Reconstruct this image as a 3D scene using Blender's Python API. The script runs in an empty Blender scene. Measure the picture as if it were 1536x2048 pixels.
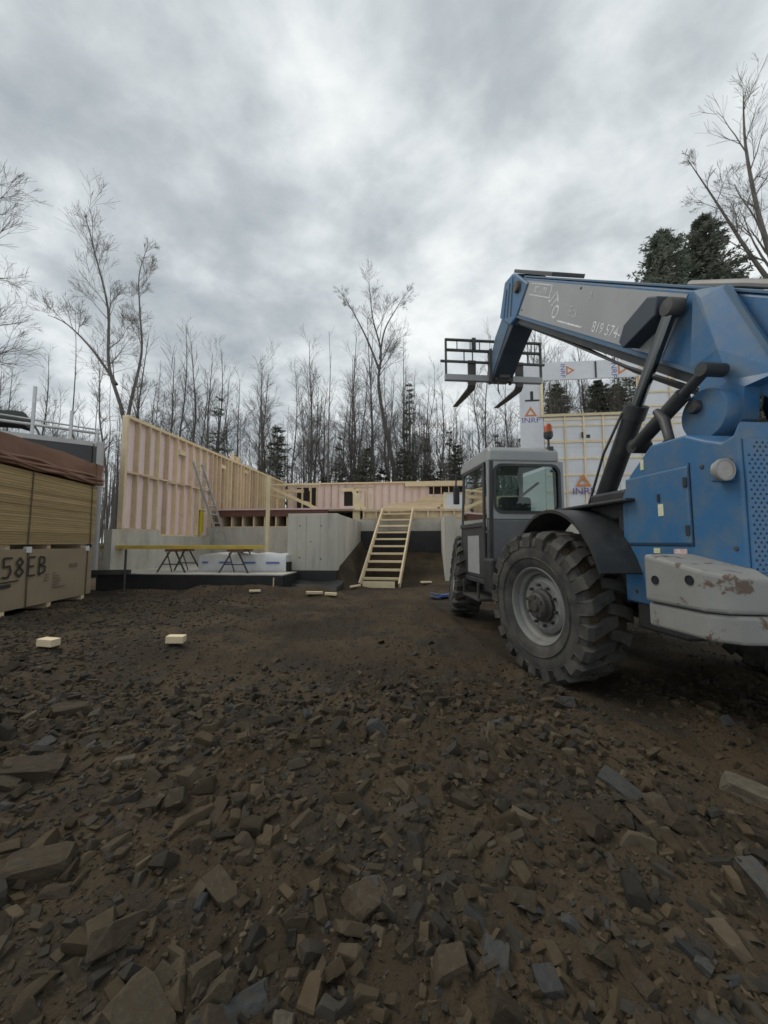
import bpy, bmesh, math, random
import numpy as np
from mathutils import Vector, Matrix, noise as mnoise

R_ = math.radians
SC = bpy.context.scene
COL = SC.collection
random.seed(7)

# ------------------------------------------------------------------ camera
EYE = 1.13
cam_d = bpy.data.cameras.new("camera")
cam_d.sensor_fit = 'VERTICAL'
cam_d.sensor_height = 36.0
cam_d.lens = 36.0 * 769.0 / 2048.0
cam_d.clip_start = 0.05
cam_d.clip_end = 3000
cam = bpy.data.objects.new("camera", cam_d)
cam.location = (0, 0, EYE)
cam.rotation_euler = (R_(90) + math.atan(61 / 769.0), 0, 0)
COL.objects.link(cam)
SC.camera = cam

# ------------------------------------------------------------------ sky, sun, exposure
SUN_EL, SUN_AZ = R_(52), R_(-70)          # azimuth from +Y towards +X
world = bpy.data.worlds.new("World")
SC.world = world
world.use_nodes = True
nt = world.node_tree
nt.nodes.clear()
N = nt.nodes.new
Lk = nt.links.new
def mth(op, a=None, b=None, c=None, clamp=False, tree=None):
    t = tree or nt
    n = t.nodes.new('ShaderNodeMath'); n.operation = op; n.use_clamp = clamp
    for i, v in enumerate((a, b, c)):
        if v is None: continue
        if isinstance(v, (int, float)): n.inputs[i].default_value = v
        else: t.links.new(v, n.inputs[i])
    return n.outputs[0]
out = N('ShaderNodeOutputWorld')
tc = N('ShaderNodeTexCoord')
sep = N('ShaderNodeSeparateXYZ'); Lk(tc.outputs['Generated'], sep.inputs[0])
zz = mth('ADD', mth('MAXIMUM', sep.outputs[2], 0.0), 0.26)
cx = mth('DIVIDE', sep.outputs[0], zz)
cy = mth('DIVIDE', sep.outputs[1], zz)
cmb = N('ShaderNodeCombineXYZ'); Lk(cx, cmb.inputs[0]); Lk(cy, cmb.inputs[1])
def cloud_noise(scale, stretch, loc, detail, rough, dist, rot=0.0):
    mp = N('ShaderNodeMapping'); mp.vector_type = 'POINT'
    mp.inputs['Scale'].default_value = stretch
    mp.inputs['Location'].default_value = loc
    mp.inputs['Rotation'].default_value = (0, 0, rot)
    Lk(cmb.outputs[0], mp.inputs[0])
    n = N('ShaderNodeTexNoise'); n.inputs['Scale'].default_value = scale
    n.inputs['Detail'].default_value = detail; n.inputs['Roughness'].default_value = rough
    n.inputs['Distortion'].default_value = dist
    Lk(mp.outputs[0], n.inputs['Vector'])
    return n.outputs['Fac']
n1 = cloud_noise(0.62, (1.0, 0.85, 1), (3.1, 1.7, 0), 3, 0.5, 0.0, 0.5)       # broad masses
n2 = cloud_noise(1.6, (1.0, 1.0, 1), (7.3, 4.2, 0), 7, 0.55, 0.12, 0.6)         # rolls
n3 = cloud_noise(3.8, (1.0, 1.15, 1), (1.3, 8.8, 0), 7, 0.55, 0.15, 0.6)         # lumps and wisps
dens = mth('ADD', mth('ADD', mth('MULTIPLY', n1, 0.34), mth('MULTIPLY', n2, 0.46)), mth('MULTIPLY', n3, 0.40))
hz = mth('MULTIPLY', mth('POWER', mth('SUBTRACT', 1.0, mth('MAXIMUM', sep.outputs[2], 0.0)), 5.0), 0.05)   # thinner deck towards the horizon
ramp = N('ShaderNodeValToRGB')
Lk(mth('ADD', mth('MULTIPLY', mth('SUBTRACT', mth('ADD', dens, hz), 0.62), 1.12), 0.660), ramp.inputs[0])
el = ramp.color_ramp.elements
el[0].position = 0.50; el[0].color = (0.37, 0.415, 0.445, 1)
el[1].position = 0.765; el[1].color = (0.90, 0.925, 0.92, 1)
e = el.new(0.585); e.color = (0.48, 0.525, 0.55, 1)
e = el.new(0.64); e.color = (0.60, 0.645, 0.67, 1)
e = el.new(0.70); e.color = (0.75, 0.79, 0.80, 1)
bg_c = N('ShaderNodeBackground'); bg_c.inputs[1].default_value = 1.0
Lk(ramp.outputs[0], bg_c.inputs[0])
sky = N('ShaderNodeTexSky'); sky.sky_type = 'NISHITA'; sky.sun_disc = False
sky.sun_elevation = SUN_EL; sky.sun_rotation = SUN_AZ
bg_s = N('ShaderNodeBackground'); bg_s.inputs[1].default_value = 0.06
Lk(sky.outputs[0], bg_s.inputs[0])
mx = N('ShaderNodeMixShader'); mx.inputs[0].default_value = 0.94   # the cloud deck covers nearly everything
Lk(bg_s.outputs[0], mx.inputs[1]); Lk(bg_c.outputs[0], mx.inputs[2])
Lk(mx.outputs[0], out.inputs[0])

sun_d = bpy.data.lights.new("sun", 'SUN')
sun_d.energy = 1.1
sun_d.angle = R_(28)
sun_d.color = (1.0, 0.92, 0.80)
sun = bpy.data.objects.new("sun", sun_d)
sd = Vector((math.sin(SUN_AZ) * math.cos(SUN_EL), math.cos(SUN_AZ) * math.cos(SUN_EL), math.sin(SUN_EL)))
sun.rotation_euler = sd.to_track_quat('Z', 'Y').to_euler()
sun.location = sd * 60
COL.objects.link(sun)

SC.view_settings.view_transform = 'Standard'
SC.view_settings.look = 'None'
SC.view_settings.exposure = 0.15
SC.view_settings.gamma = 1.0
SC.view_settings.use_curve_mapping = False
SC.cycles.use_denoising = True
SC.cycles.max_bounces = 5
SC.cycles.diffuse_bounces = 2
SC.cycles.transparent_max_bounces = 12
SC.cycles.filter_width = 1.6

# ------------------------------------------------------------------ helpers
class MB:
    def __init__(s): s.v = []; s.f = []
    def add(s, vs, fs):
        o = len(s.v); s.v.extend([tuple(p) for p in vs]); s.f.extend([tuple(i + o for i in f) for f in fs]); return s
    def box(s, x0, x1, y0, y1, z0, z1):
        return s.add([(x0,y0,z0),(x1,y0,z0),(x1,y1,z0),(x0,y1,z0),(x0,y0,z1),(x1,y0,z1),(x1,y1,z1),(x0,y1,z1)],
                     [(0,3,2,1),(4,5,6,7),(0,1,5,4),(1,2,6,5),(2,3,7,6),(3,0,4,7)])
    def beam(s, p, q, w, h, up=(0, 0, 1), w2=None, h2=None):
        p = Vector(p); q = Vector(q); d = (q - p).normalized(); up = Vector(up)
        side = d.cross(up)
        if side.length < 1e-5: side = d.cross(Vector((1, 0, 0)))
        side.normalize(); u = side.cross(d).normalized()
        w2 = w if w2 is None else w2; h2 = h if h2 is None else h2
        vs = []
        for c, ww, hh in ((p, w, h), (q, w2, h2)):
            for a, b in ((-1,-1),(1,-1),(1,1),(-1,1)):
                vs.append(c + side * (a * ww / 2) + u * (b * hh / 2))
        return s.add(vs, [(0,1,2,3),(7,6,5,4),(0,4,5,1),(1,5,6,2),(2,6,7,3),(3,7,4,0)])
    def tube(s, pts, r, n=8, caps=True):
        pts = [Vector(p) for p in pts]
        rs = r if isinstance(r, (list, tuple)) else [r] * len(pts)
        o = len(s.v); ref = None
        for i, p in enumerate(pts):
            d = (pts[min(i+1, len(pts)-1)] - pts[max(i-1, 0)]).normalized()
            if ref is None:
                ref = d.cross(Vector((0,0,1)))
                if ref.length < 1e-3: ref = d.cross(Vector((1,0,0)))
            else: ref = ref - d * ref.dot(d)
            ref.normalize(); b = d.cross(ref)
            for k in range(n):
                a = 2 * math.pi * k / n
                s.v.append(tuple(p + (ref * math.cos(a) + b * math.sin(a)) * rs[i]))
        for i in range(len(pts) - 1):
            for k in range(n):
                k2 = (k + 1) % n
                s.f.append((o+i*n+k, o+i*n+k2, o+(i+1)*n+k2, o+(i+1)*n+k))
        if caps:
            s.f.append(tuple(o + k for k in range(n))[::-1])
            s.f.append(tuple(o + (len(pts)-1)*n + k for k in range(n)))
        return s
    def prism(s, poly, d0, d1, axis='x'):
        n = len(poly)
        def P(a, b, d):
            return (d, a, b) if axis == 'x' else ((a, d, b) if axis == 'y' else (a, b, d))
        vs = [P(a, b, d0) for a, b in poly] + [P(a, b, d1) for a, b in poly]
        fs = [tuple(range(n))[::-1], tuple(range(n, 2*n))] + [(i, (i+1)%n, n+(i+1)%n, n+i) for i in range(n)]
        return s.add(vs, fs)
    def lathe(s, prof, c, n=32, axis='x', close=False):
        """prof = [(radius, offset along axis)]"""
        o = len(s.v); m = len(prof)
        for k in range(n):
            a = 2 * math.pi * k / n; ca, sa = math.cos(a), math.sin(a)
            for r, t in prof:
                if axis == 'x': s.v.append((c[0]+t, c[1]+r*ca, c[2]+r*sa))
                elif axis == 'y': s.v.append((c[0]+r*ca, c[1]+t, c[2]+r*sa))
                else: s.v.append((c[0]+r*ca, c[1]+r*sa, c[2]+t))
        for k in range(n):
            k2 = (k+1) % n
            for j in range(m if close else m-1):
                j2 = (j+1) % m
                s.f.append((o+k*m+j, o+k2*m+j, o+k2*m+j2, o+k*m+j2))
        return s
    def sphere(s, c, r, n=10, m=6, sc=(1,1,1)):
        prof = [(max(1e-4, r*math.sin(math.pi*i/m)), -r*math.cos(math.pi*i/m)) for i in range(m+1)]
        o = len(s.v); s.lathe(prof, (0,0,0), n, 'z')
        for i in range(o, len(s.v)):
            p = s.v[i]; s.v[i] = (c[0]+p[0]*sc[0], c[1]+p[1]*sc[1], c[2]+p[2]*sc[2])
        return s
    def xform(s, M, o=0):
        for i in range(o, len(s.v)): s.v[i] = tuple(M @ Vector(s.v[i]))
        return s
    def mesh(s, name, m, fix=True, smooth=0):
        me = bpy.data.meshes.new(name)
        me.from_pydata(s.v, [], s.f)
        if fix:
            bm = bmesh.new(); bm.from_mesh(me)
            bmesh.ops.recalc_face_normals(bm, faces=bm.faces); bm.to_mesh(me); bm.free()
        if smooth:
            me.polygons.foreach_set('use_smooth', [True] * len(me.polygons))
            me.set_sharp_from_angle(angle=R_(smooth))
        me.materials.append(m)
        return me
    def build(s, name, m, parent=None, bevel=0.0, seg=2, smooth=0, fix=True):
        o = bpy.data.objects.new(name, s.mesh(name, m, fix, smooth))
        COL.objects.link(o)
        if parent is not None: o.parent = parent
        if bevel:
            b = o.modifiers.new('bevel', 'BEVEL'); b.width = bevel; b.segments = seg
            b.limit_method = 'ANGLE'; b.angle_limit = R_(35)
        return o

def tag(o, label=None, cat=None, group=None, kind=None):
    if label: o['label'] = label
    if cat: o['category'] = cat
    if group: o['group'] = group
    if kind: o['kind'] = kind
    return o
def empty(name, loc=(0,0,0), rz=0.0, parent=None):
    o = bpy.data.objects.new(name, None)
    o.empty_display_size = 0.2
    o.location = loc; o.rotation_euler = (0, 0, rz)
    COL.objects.link(o)
    if parent is not None: o.parent = parent
    return o
def bx(name, m, parent, x0, x1, y0, y1, z0, z1, bevel=0.0):
    return MB().box(x0, x1, y0, y1, z0, z1).build(name, m, parent, bevel=bevel, fix=False)
def copy_tree(o, parent=None):
    c = o.copy(); COL.objects.link(c); c.parent = parent
    for ch in o.children: copy_tree(ch, c)
    return c
_font_cache = {}
def text(name, body, size, m, parent, M, depth=0.0, sx=1.0):
    cu = bpy.data.curves.new('t', 'FONT'); cu.body = body; cu.size = size
    cu.align_x = 'CENTER'; cu.align_y = 'CENTER'; cu.extrude = depth; cu.resolution_u = 3
    to = bpy.data.objects.new('t', cu); COL.objects.link(to)
    bpy.context.view_layer.update()
    dg = bpy.context.evaluated_depsgraph_get()
    me = bpy.data.meshes.new_from_object(to.evaluated_get(dg))
    bpy.data.objects.remove(to); bpy.data.curves.remove(cu)
    me.materials.clear(); me.materials.append(m)
    me.transform(Matrix.Diagonal((sx, 1, 1, 1)))
    me.transform(M)
    o = bpy.data.objects.new(name, me); COL.objects.link(o)
    if parent is not None: o.parent = parent
    return o
def basis(origin, xdir, ydir):
    x = Vector(xdir).normalized(); y = Vector(ydir); y = (y - x * y.dot(x)).normalized(); z = x.cross(y)
    M = Matrix.Identity(4)
    for i in range(3):
        M[i][0] = x[i]; M[i][1] = y[i]; M[i][2] = z[i]; M[i][3] = origin[i]
    return M

# ------------------------------------------------------------------ materials
def pm(name, c1, c2=None, scale=4.0, rough=0.7, metal=0.0, bump=0.0, bscale=None, stretch=(1,1,1), contrast=(0.35, 0.65),
       c3=None, scale3=14.0, cover3=(0.55, 0.68), rand=0.0, rough_var=0.0, attr=None, spec=0.5, detail=6, bdist=0.02):
    """principled colour with one or two noise layers, bump and a random tint per object"""
    m = bpy.data.materials.new(name); m.use_nodes = True
    t = m.node_tree; nn = t.nodes.new; lk = t.links.new
    b = t.nodes['Principled BSDF']
    b.inputs['Roughness'].default_value = rough; b.inputs['Metallic'].default_value = metal
    b.inputs['Specular IOR Level'].default_value = spec
    tcn = nn('ShaderNodeTexCoord')
    mp = nn('ShaderNodeMapping'); mp.inputs['Scale'].default_value = stretch
    oi = nn('ShaderNodeObjectInfo')
    vm = nn('ShaderNodeVectorMath'); vm.operation = 'SCALE'; vm.inputs[0].default_value = (37.1, 17.7, 53.3)
    lk(oi.outputs['Random'], vm.inputs['Scale'])
    va = nn('ShaderNodeVectorMath'); lk(tcn.outputs['Object'], va.inputs[0]); lk(vm.outputs[0], va.inputs[1])
    lk(va.outputs[0], mp.inputs[0])
    def nz(sc, det=detail, ro=0.6):
        n = nn('ShaderNodeTexNoise'); n.inputs['Scale'].default_value = sc
        n.inputs['Detail'].default_value = det; n.inputs['Roughness'].default_value = ro
        lk(mp.outputs[0], n.inputs['Vector']); return n.outputs['Fac']
    def ramp2(fac, a, bb):
        r = nn('ShaderNodeMapRange'); r.inputs[1].default_value = a; r.inputs[2].default_value = bb
        lk(fac, r.inputs[0]); return r.outputs[0]
    def mix(fac, A, B, typ='MIX'):
        x = nn('ShaderNodeMix'); x.data_type = 'RGBA'; x.blend_type = typ
        if isinstance(fac, float): x.inputs[0].default_value = fac
        else: lk(fac, x.inputs[0])
        for i, c in ((6, A), (7, B)):
            if isinstance(c, tuple): x.inputs[i].default_value = (*c[:3], 1)
            else: lk(c, x.inputs[i])
        return x.outputs[2]
    colr = None
    if c2 is not None:
        f1 = ramp2(nz(scale), *contrast)
        colr = mix(f1, c1, c2)
    else:
        rgb = nn('ShaderNodeRGB'); rgb.outputs[0].default_value = (*c1[:3], 1); colr = rgb.outputs[0]
    if attr:
        at = nn('ShaderNodeAttribute'); at.attribute_name = attr
        colr = mix(1.0, colr, at.outputs['Color'], 'MULTIPLY')
    if c3 is not None:
        colr = mix(ramp2(nz(scale3, 8, 0.65), *cover3), colr, c3)
    if rand:
        hv = nn('ShaderNodeHueSaturation')
        lk(mth('ADD', mth('MULTIPLY', oi.outputs['Random'], 2 * rand, tree=t), 1.0 - rand, tree=t), hv.inputs['Value'])
        lk(mth('ADD', mth('MULTIPLY', mth('FRACT', mth('MULTIPLY', oi.outputs['Random'], 7.31, tree=t), tree=t), 0.016, tree=t), 0.492, tree=t), hv.inputs['Hue'])
        lk(colr, hv.inputs['Color']); colr = hv.outputs[0]
    lk(colr, b.inputs['Base Color'])
    if rough_var:
        lk(mth('ADD', mth('MULTIPLY', nz(scale * 2.3), rough_var, tree=t), rough - rough_var / 2, tree=t), b.inputs['Roughness'])
    if bump:
        bp = nn('ShaderNodeBump'); bp.inputs['Strength'].default_value = bump; bp.inputs['Distance'].default_value = bdist
        lk(nz(bscale or scale * 4, 8, 0.6), bp.inputs['Height']); lk(bp.outputs[0], b.inputs['Normal'])
    return m

def glass_mat(name, tint=(0.62, 0.72, 0.68), gl=0.10):
    m = bpy.data.materials.new(name); m.use_nodes = True
    t = m.node_tree; t.nodes.clear()
    o = t.nodes.new('ShaderNodeOutputMaterial'); tr = t.nodes.new('ShaderNodeBsdfTransparent'); g = t.nodes.new('ShaderNodeBsdfGlossy')
    tr.inputs[0].default_value = (*tint, 1); g.inputs['Roughness'].default_value = 0.03; g.inputs[0].default_value = (0.9, 0.95, 0.95, 1)
    lw = t.nodes.new('ShaderNodeLayerWeight'); lw.inputs[0].default_value = 0.25
    x = t.nodes.new('ShaderNodeMixShader')
    t.links.new(mth('ADD', lw.outputs['Fresnel'], gl * 0.4, clamp=True, tree=t), x.inputs[0])
    t.links.new(tr.outputs[0], x.inputs[1]); t.links.new(g.outputs[0], x.inputs[2]); t.links.new(x.outputs[0], o.inputs[0])
    return m

M = {}
M['soil'] = pm('soil', (0.040, 0.030, 0.0195), (0.080, 0.058, 0.035), 1.1, 0.95, bump=1.0, bscale=30, contrast=(0.38, 0.62),
               c3=(0.040, 0.034, 0.027), scale3=3.2, cover3=(0.48, 0.64), spec=0.2, bdist=0.03)
M['stone'] = pm('stone', (0.048, 0.039, 0.028), (0.082, 0.066, 0.046), 9.0, 0.9, bump=0.7, bscale=45, rand=0.3,
                c3=(0.060, 0.046, 0.030), scale3=7, cover3=(0.40, 0.60), spec=0.2, bdist=0.006)
M['slate'] = pm('slate', (0.044, 0.046, 0.046), (0.066, 0.068, 0.067), 6.0, 0.8, bump=0.6, bscale=40, rand=0.25,
                c3=(0.075, 0.060, 0.042), scale3=7, cover3=(0.48, 0.66), spec=0.2, bdist=0.005)
M['pale_stone'] = pm('pale_stone', (0.125, 0.108, 0.08), (0.08, 0.067, 0.05), 10.0, 0.9, bump=0.6, bscale=40,
                     c3=(0.09, 0.07, 0.05), scale3=8, cover3=(0.56, 0.7), spec=0.2, bdist=0.006)
M['gravel'] = pm('gravel', (0.95, 0.95, 0.95), (0.7, 0.68, 0.64), 20.0, 0.92, bump=0.4, bscale=60, attr='tint', spec=0.2, bdist=0.005)
M['white_pebble'] = pm('white_pebble', (0.75, 0.75, 0.72), rough=0.6)
M['lumber'] = pm('lumber', (0.70, 0.56, 0.39), (0.60, 0.46, 0.30), 3.0, 0.75, bump=0.15, bscale=30, rand=0.2, spec=0.3, bdist=0.003)
M['lumber_pale'] = pm('lumber_pale', (0.74, 0.62, 0.42), (0.64, 0.52, 0.33), 3.0, 0.75, bump=0.15, bscale=30, rand=0.16, spec=0.3, bdist=0.003)
M['sheathing'] = pm('sheathing', (0.84, 0.68, 0.66), (0.80, 0.63, 0.61), 2.0, 0.6, rand=0.04)
M['pink_board'] = pm('pink_board', (0.72, 0.52, 0.52), (0.66, 0.46, 0.47), 2.0, 0.6)
M['concrete'] = pm('concrete', (0.55, 0.52, 0.455), (0.46, 0.43, 0.37), 1.6, 0.9, bump=0.2, bscale=25, c3=(0.33, 0.31, 0.27), scale3=2.6, cover3=(0.50, 0.72), stretch=(1, 1, 0.35), spec=0.2, bdist=0.01)
M['membrane'] = pm('membrane', (0.012, 0.013, 0.014), (0.024, 0.024, 0.023), 3.0, 0.55, bump=0.3, bscale=12)
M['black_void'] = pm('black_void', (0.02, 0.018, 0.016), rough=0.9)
M['white_panel'] = pm('white_panel', (0.66, 0.67, 0.69), (0.58, 0.59, 0.62), 1.5, 0.5, rand=0.03, bump=0.5, bscale=2.2, bdist=0.05)
M['purple_ink'] = pm('purple_ink', (0.10, 0.08, 0.32), rough=0.6)
M['orange_ink'] = pm('orange_ink', (0.55, 0.20, 0.05), rough=0.6)
M['black_ink'] = pm('black_ink', (0.03, 0.028, 0.026), rough=0.7)
M['grey_ink'] = pm('grey_ink', (0.16, 0.13, 0.10), rough=0.7)
M['blue_ink'] = pm('blue_ink', (0.10, 0.16, 0.40), rough=0.6)
M['osb'] = pm('osb', (0.42, 0.32, 0.17), (0.30, 0.21, 0.10), 5.0, 0.85, bump=0.4, bscale=8, stretch=(1, 0.35, 22), spec=0.2, bdist=0.01, rand=0.22)
M['kraft'] = pm('kraft', (0.30, 0.235, 0.155), (0.265, 0.205, 0.135), 1.4, 0.7, bump=0.25, bscale=4, spec=0.3, bdist=0.01)
M['brown_wrap'] = pm('brown_wrap', (0.24, 0.13, 0.085), (0.19, 0.10, 0.065), 2.0, 0.6, bump=0.4, bscale=5, spec=0.4, bdist=0.02)
M['strap'] = pm('strap', (0.10, 0.075, 0.045), rough=0.6)
M['plastic_white'] = pm('plastic_white', (0.72, 0.73, 0.73), (0.62, 0.63, 0.64), 3.0, 0.35, bump=0.4, bscale=7)
M['trailer_black'] = pm('trailer_black', (0.020, 0.022, 0.026), (0.03, 0.03, 0.034), 2.0, 0.35)
M['trailer_white'] = pm('trailer_white', (0.42, 0.42, 0.41), (0.36, 0.355, 0.345), 3.0, 0.4, c3=(0.35, 0.30, 0.24), scale3=5, cover3=(0.62, 0.8))
M['trailer_grey'] = pm('trailer_grey', (0.27, 0.26, 0.245), (0.22, 0.21, 0.20), 3.0, 0.5)
M['aluminium'] = pm('aluminium', (0.55, 0.56, 0.57), (0.45, 0.46, 0.47), 5.0, 0.4, metal=0.7)
M['steel_dark'] = pm('steel_dark', (0.045, 0.046, 0.046), (0.075, 0.07, 0.063), 5.0, 0.6, metal=0.2)
M['tarp_green'] = pm('tarp_green', (0.05, 0.06, 0.05), rough=0.7)
M['yellow_beam'] = pm('yellow_beam', (0.62, 0.46, 0.08), (0.52, 0.37, 0.06), 4.0, 0.6)
M['red_wood'] = pm('red_wood', (0.16, 0.07, 0.05), (0.11, 0.05, 0.035), 6.0, 0.7)
M['yellow_tool'] = pm('yellow_tool', (0.62, 0.48, 0.04), rough=0.5)
M['blue_plastic'] = pm('blue_plastic', (0.06, 0.10, 0.25), rough=0.4)
# machine
M['blue'] = pm('machine_blue', (0.027, 0.115, 0.255), (0.034, 0.124, 0.25), 2.5, 0.42, c3=(0.115, 0.145, 0.16), scale3=5.5, cover3=(0.42, 0.80), rough_var=0.3, spec=0.5, bump=0.03, bscale=90)
M['blue_dirty'] = pm('machine_blue_dusty', (0.045, 0.115, 0.20), (0.055, 0.12, 0.195), 2.0, 0.5, c3=(0.12, 0.125, 0.13), scale3=4.0, cover3=(0.45, 0.85), rough_var=0.2)
M['boom_grey'] = pm('boom_grey', (0.27, 0.275, 0.285), (0.31, 0.315, 0.32), 2.0, 0.5, c3=(0.27, 0.265, 0.25), scale3=5, cover3=(0.55, 0.8), rough_var=0.2)
M['decal_white'] = pm('decal_white', (0.75, 0.76, 0.77), (0.52, 0.525, 0.53), 14.0, 0.5, contrast=(0.4, 0.6))
M['decal_faint'] = pm('decal_faint', (0.5, 0.505, 0.51), (0.38, 0.385, 0.39), 12.0, 0.5, contrast=(0.4, 0.6))
M['cw_grey'] = pm('counterweight_grey', (0.245, 0.245, 0.232), (0.20, 0.20, 0.188), 3.0, 0.65, bump=0.08, bscale=40, c3=(0.10, 0.065, 0.045), scale3=8.0, cover3=(0.585, 0.625))
M['cab_grey'] = pm('cab_grey', (0.29, 0.30, 0.305), (0.33, 0.34, 0.34), 3.0, 0.45, c3=(0.22, 0.21, 0.19), scale3=5, cover3=(0.55, 0.85))
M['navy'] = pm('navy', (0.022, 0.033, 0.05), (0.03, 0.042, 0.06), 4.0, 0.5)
M['cab_mid'] = pm('cab_mid_grey', (0.12, 0.127, 0.135), (0.155, 0.158, 0.16), 4.0, 0.5, c3=(0.13, 0.12, 0.10), scale3=5, cover3=(0.5, 0.85))
M['cab_dark'] = pm('cab_dark', (0.030, 0.033, 0.037), (0.05, 0.05, 0.05), 4.0, 0.5)
M['rubber'] = pm('rubber', (0.030, 0.031, 0.031), (0.050, 0.048, 0.045), 3.0, 0.8, bump=0.2, bscale=50, c3=(0.088, 0.083, 0.073), scale3=5.5, cover3=(0.40, 0.66), spec=0.3, bdist=0.004)
M['rim'] = pm('rim_grey', (0.20, 0.205, 0.195), (0.16, 0.16, 0.15), 5.0, 0.6, c3=(0.12, 0.105, 0.085), scale3=6, cover3=(0.5, 0.8))
M['hub'] = pm('hub_black', (0.030, 0.030, 0.030), (0.06, 0.053, 0.046), 6.0, 0.6)
M['black_paint'] = pm('black_paint', (0.016, 0.018, 0.021), (0.034, 0.034, 0.034), 4.0, 0.5, c3=(0.06, 0.056, 0.05), scale3=6, cover3=(0.55, 0.85))
M['chrome'] = pm('chrome', (0.13, 0.135, 0.135), rough=0.22, metal=1.0)
M['lamp_lens'] = pm('lamp_lens', (0.30, 0.29, 0.28), (0.24, 0.22, 0.2), 12.0, 0.25)
M['amber'] = pm('amber', (0.48, 0.10, 0.02), (0.34, 0.06, 0.015), 10, 0.25)
M['sticker_y'] = pm('sticker_yellow', (0.50, 0.52, 0.30), (0.62, 0.62, 0.5), 40.0, 0.5)
M['sticker_w'] = pm('sticker_white', (0.60, 0.58, 0.55), (0.5, 0.3, 0.28), 40.0, 0.5)
M['engine'] = pm('engine', (0.12, 0.09, 0.065), (0.05, 0.045, 0.04), 14.0, 0.6, metal=0.3)
M['hole'] = pm('hole', (0.006, 0.010, 0.014), rough=0.9)
M['glass'] = glass_mat('cab_glass')
# plants
M['bark'] = pm('bark', (0.11, 0.10, 0.09), (0.16, 0.148, 0.132), 3.0, 0.9, bump=0.5, bscale=14, rand=0.22, spec=0.15)
M['twig'] = pm('twig', (0.145, 0.132, 0.122), (0.19, 0.172, 0.16), 2.0, 0.9, rand=0.18, spec=0.15)
M['needle'] = pm('needle', (0.11, 0.125, 0.098), (0.16, 0.175, 0.135), 1.2, 0.8, rand=0.2, spec=0.2)
M['needle_dark'] = pm('needle_dark', (0.125, 0.122, 0.098), (0.10, 0.105, 0.082), 1.2, 0.8, rand=0.2, spec=0.2)

# ------------------------------------------------------------------ ground
rng = np.random.default_rng(11)
_tab = [rng.random((256, 256)) for _ in range(8)]
def vnoise(x, y, f, k=0):
    x = np.asarray(x) * f + 31.7 * k; y = np.asarray(y) * f + 17.3 * k
    xi = np.floor(x).astype(int); yi = np.floor(y).astype(int)
    fx = x - xi; fy = y - yi
    fx = fx * fx * (3 - 2 * fx); fy = fy * fy * (3 - 2 * fy)
    t = _tab[k % 8]; a = xi & 255; b = yi & 255; a1 = (xi + 1) & 255; b1 = (yi + 1) & 255
    return ((t[a, b] * (1 - fx) + t[a1, b] * fx) * (1 - fy) + (t[a, b1] * (1 - fx) + t[a1, b1] * fx) * fy) * 2 - 1
def sstep(x, a, b):
    t = np.clip((np.asarray(x, float) - a) / (b - a), 0, 1); return t * t * (3 - 2 * t)
HO = np.array([-6.64, 9.8]); HA = R_(-6)
HR = np.array([math.cos(HA), math.sin(HA)]); HF = np.array([-math.sin(HA), math.cos(HA)])
def house_uv(x, y):
    dx = np.asarray(x) - HO[0]; dy = np.asarray(y) - HO[1]
    return dx * HR[0] + dy * HR[1], dx * HF[0] + dy * HF[1]
MO = (1.292, 3.2); MA = R_(5)
def mach_ba(x, y):
    dx = np.asarray(x) - MO[0]; dy = np.asarray(y) - MO[1]
    return dx * math.cos(MA) + dy * math.sin(MA), -dx * math.sin(MA) + dy * math.cos(MA)
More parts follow.
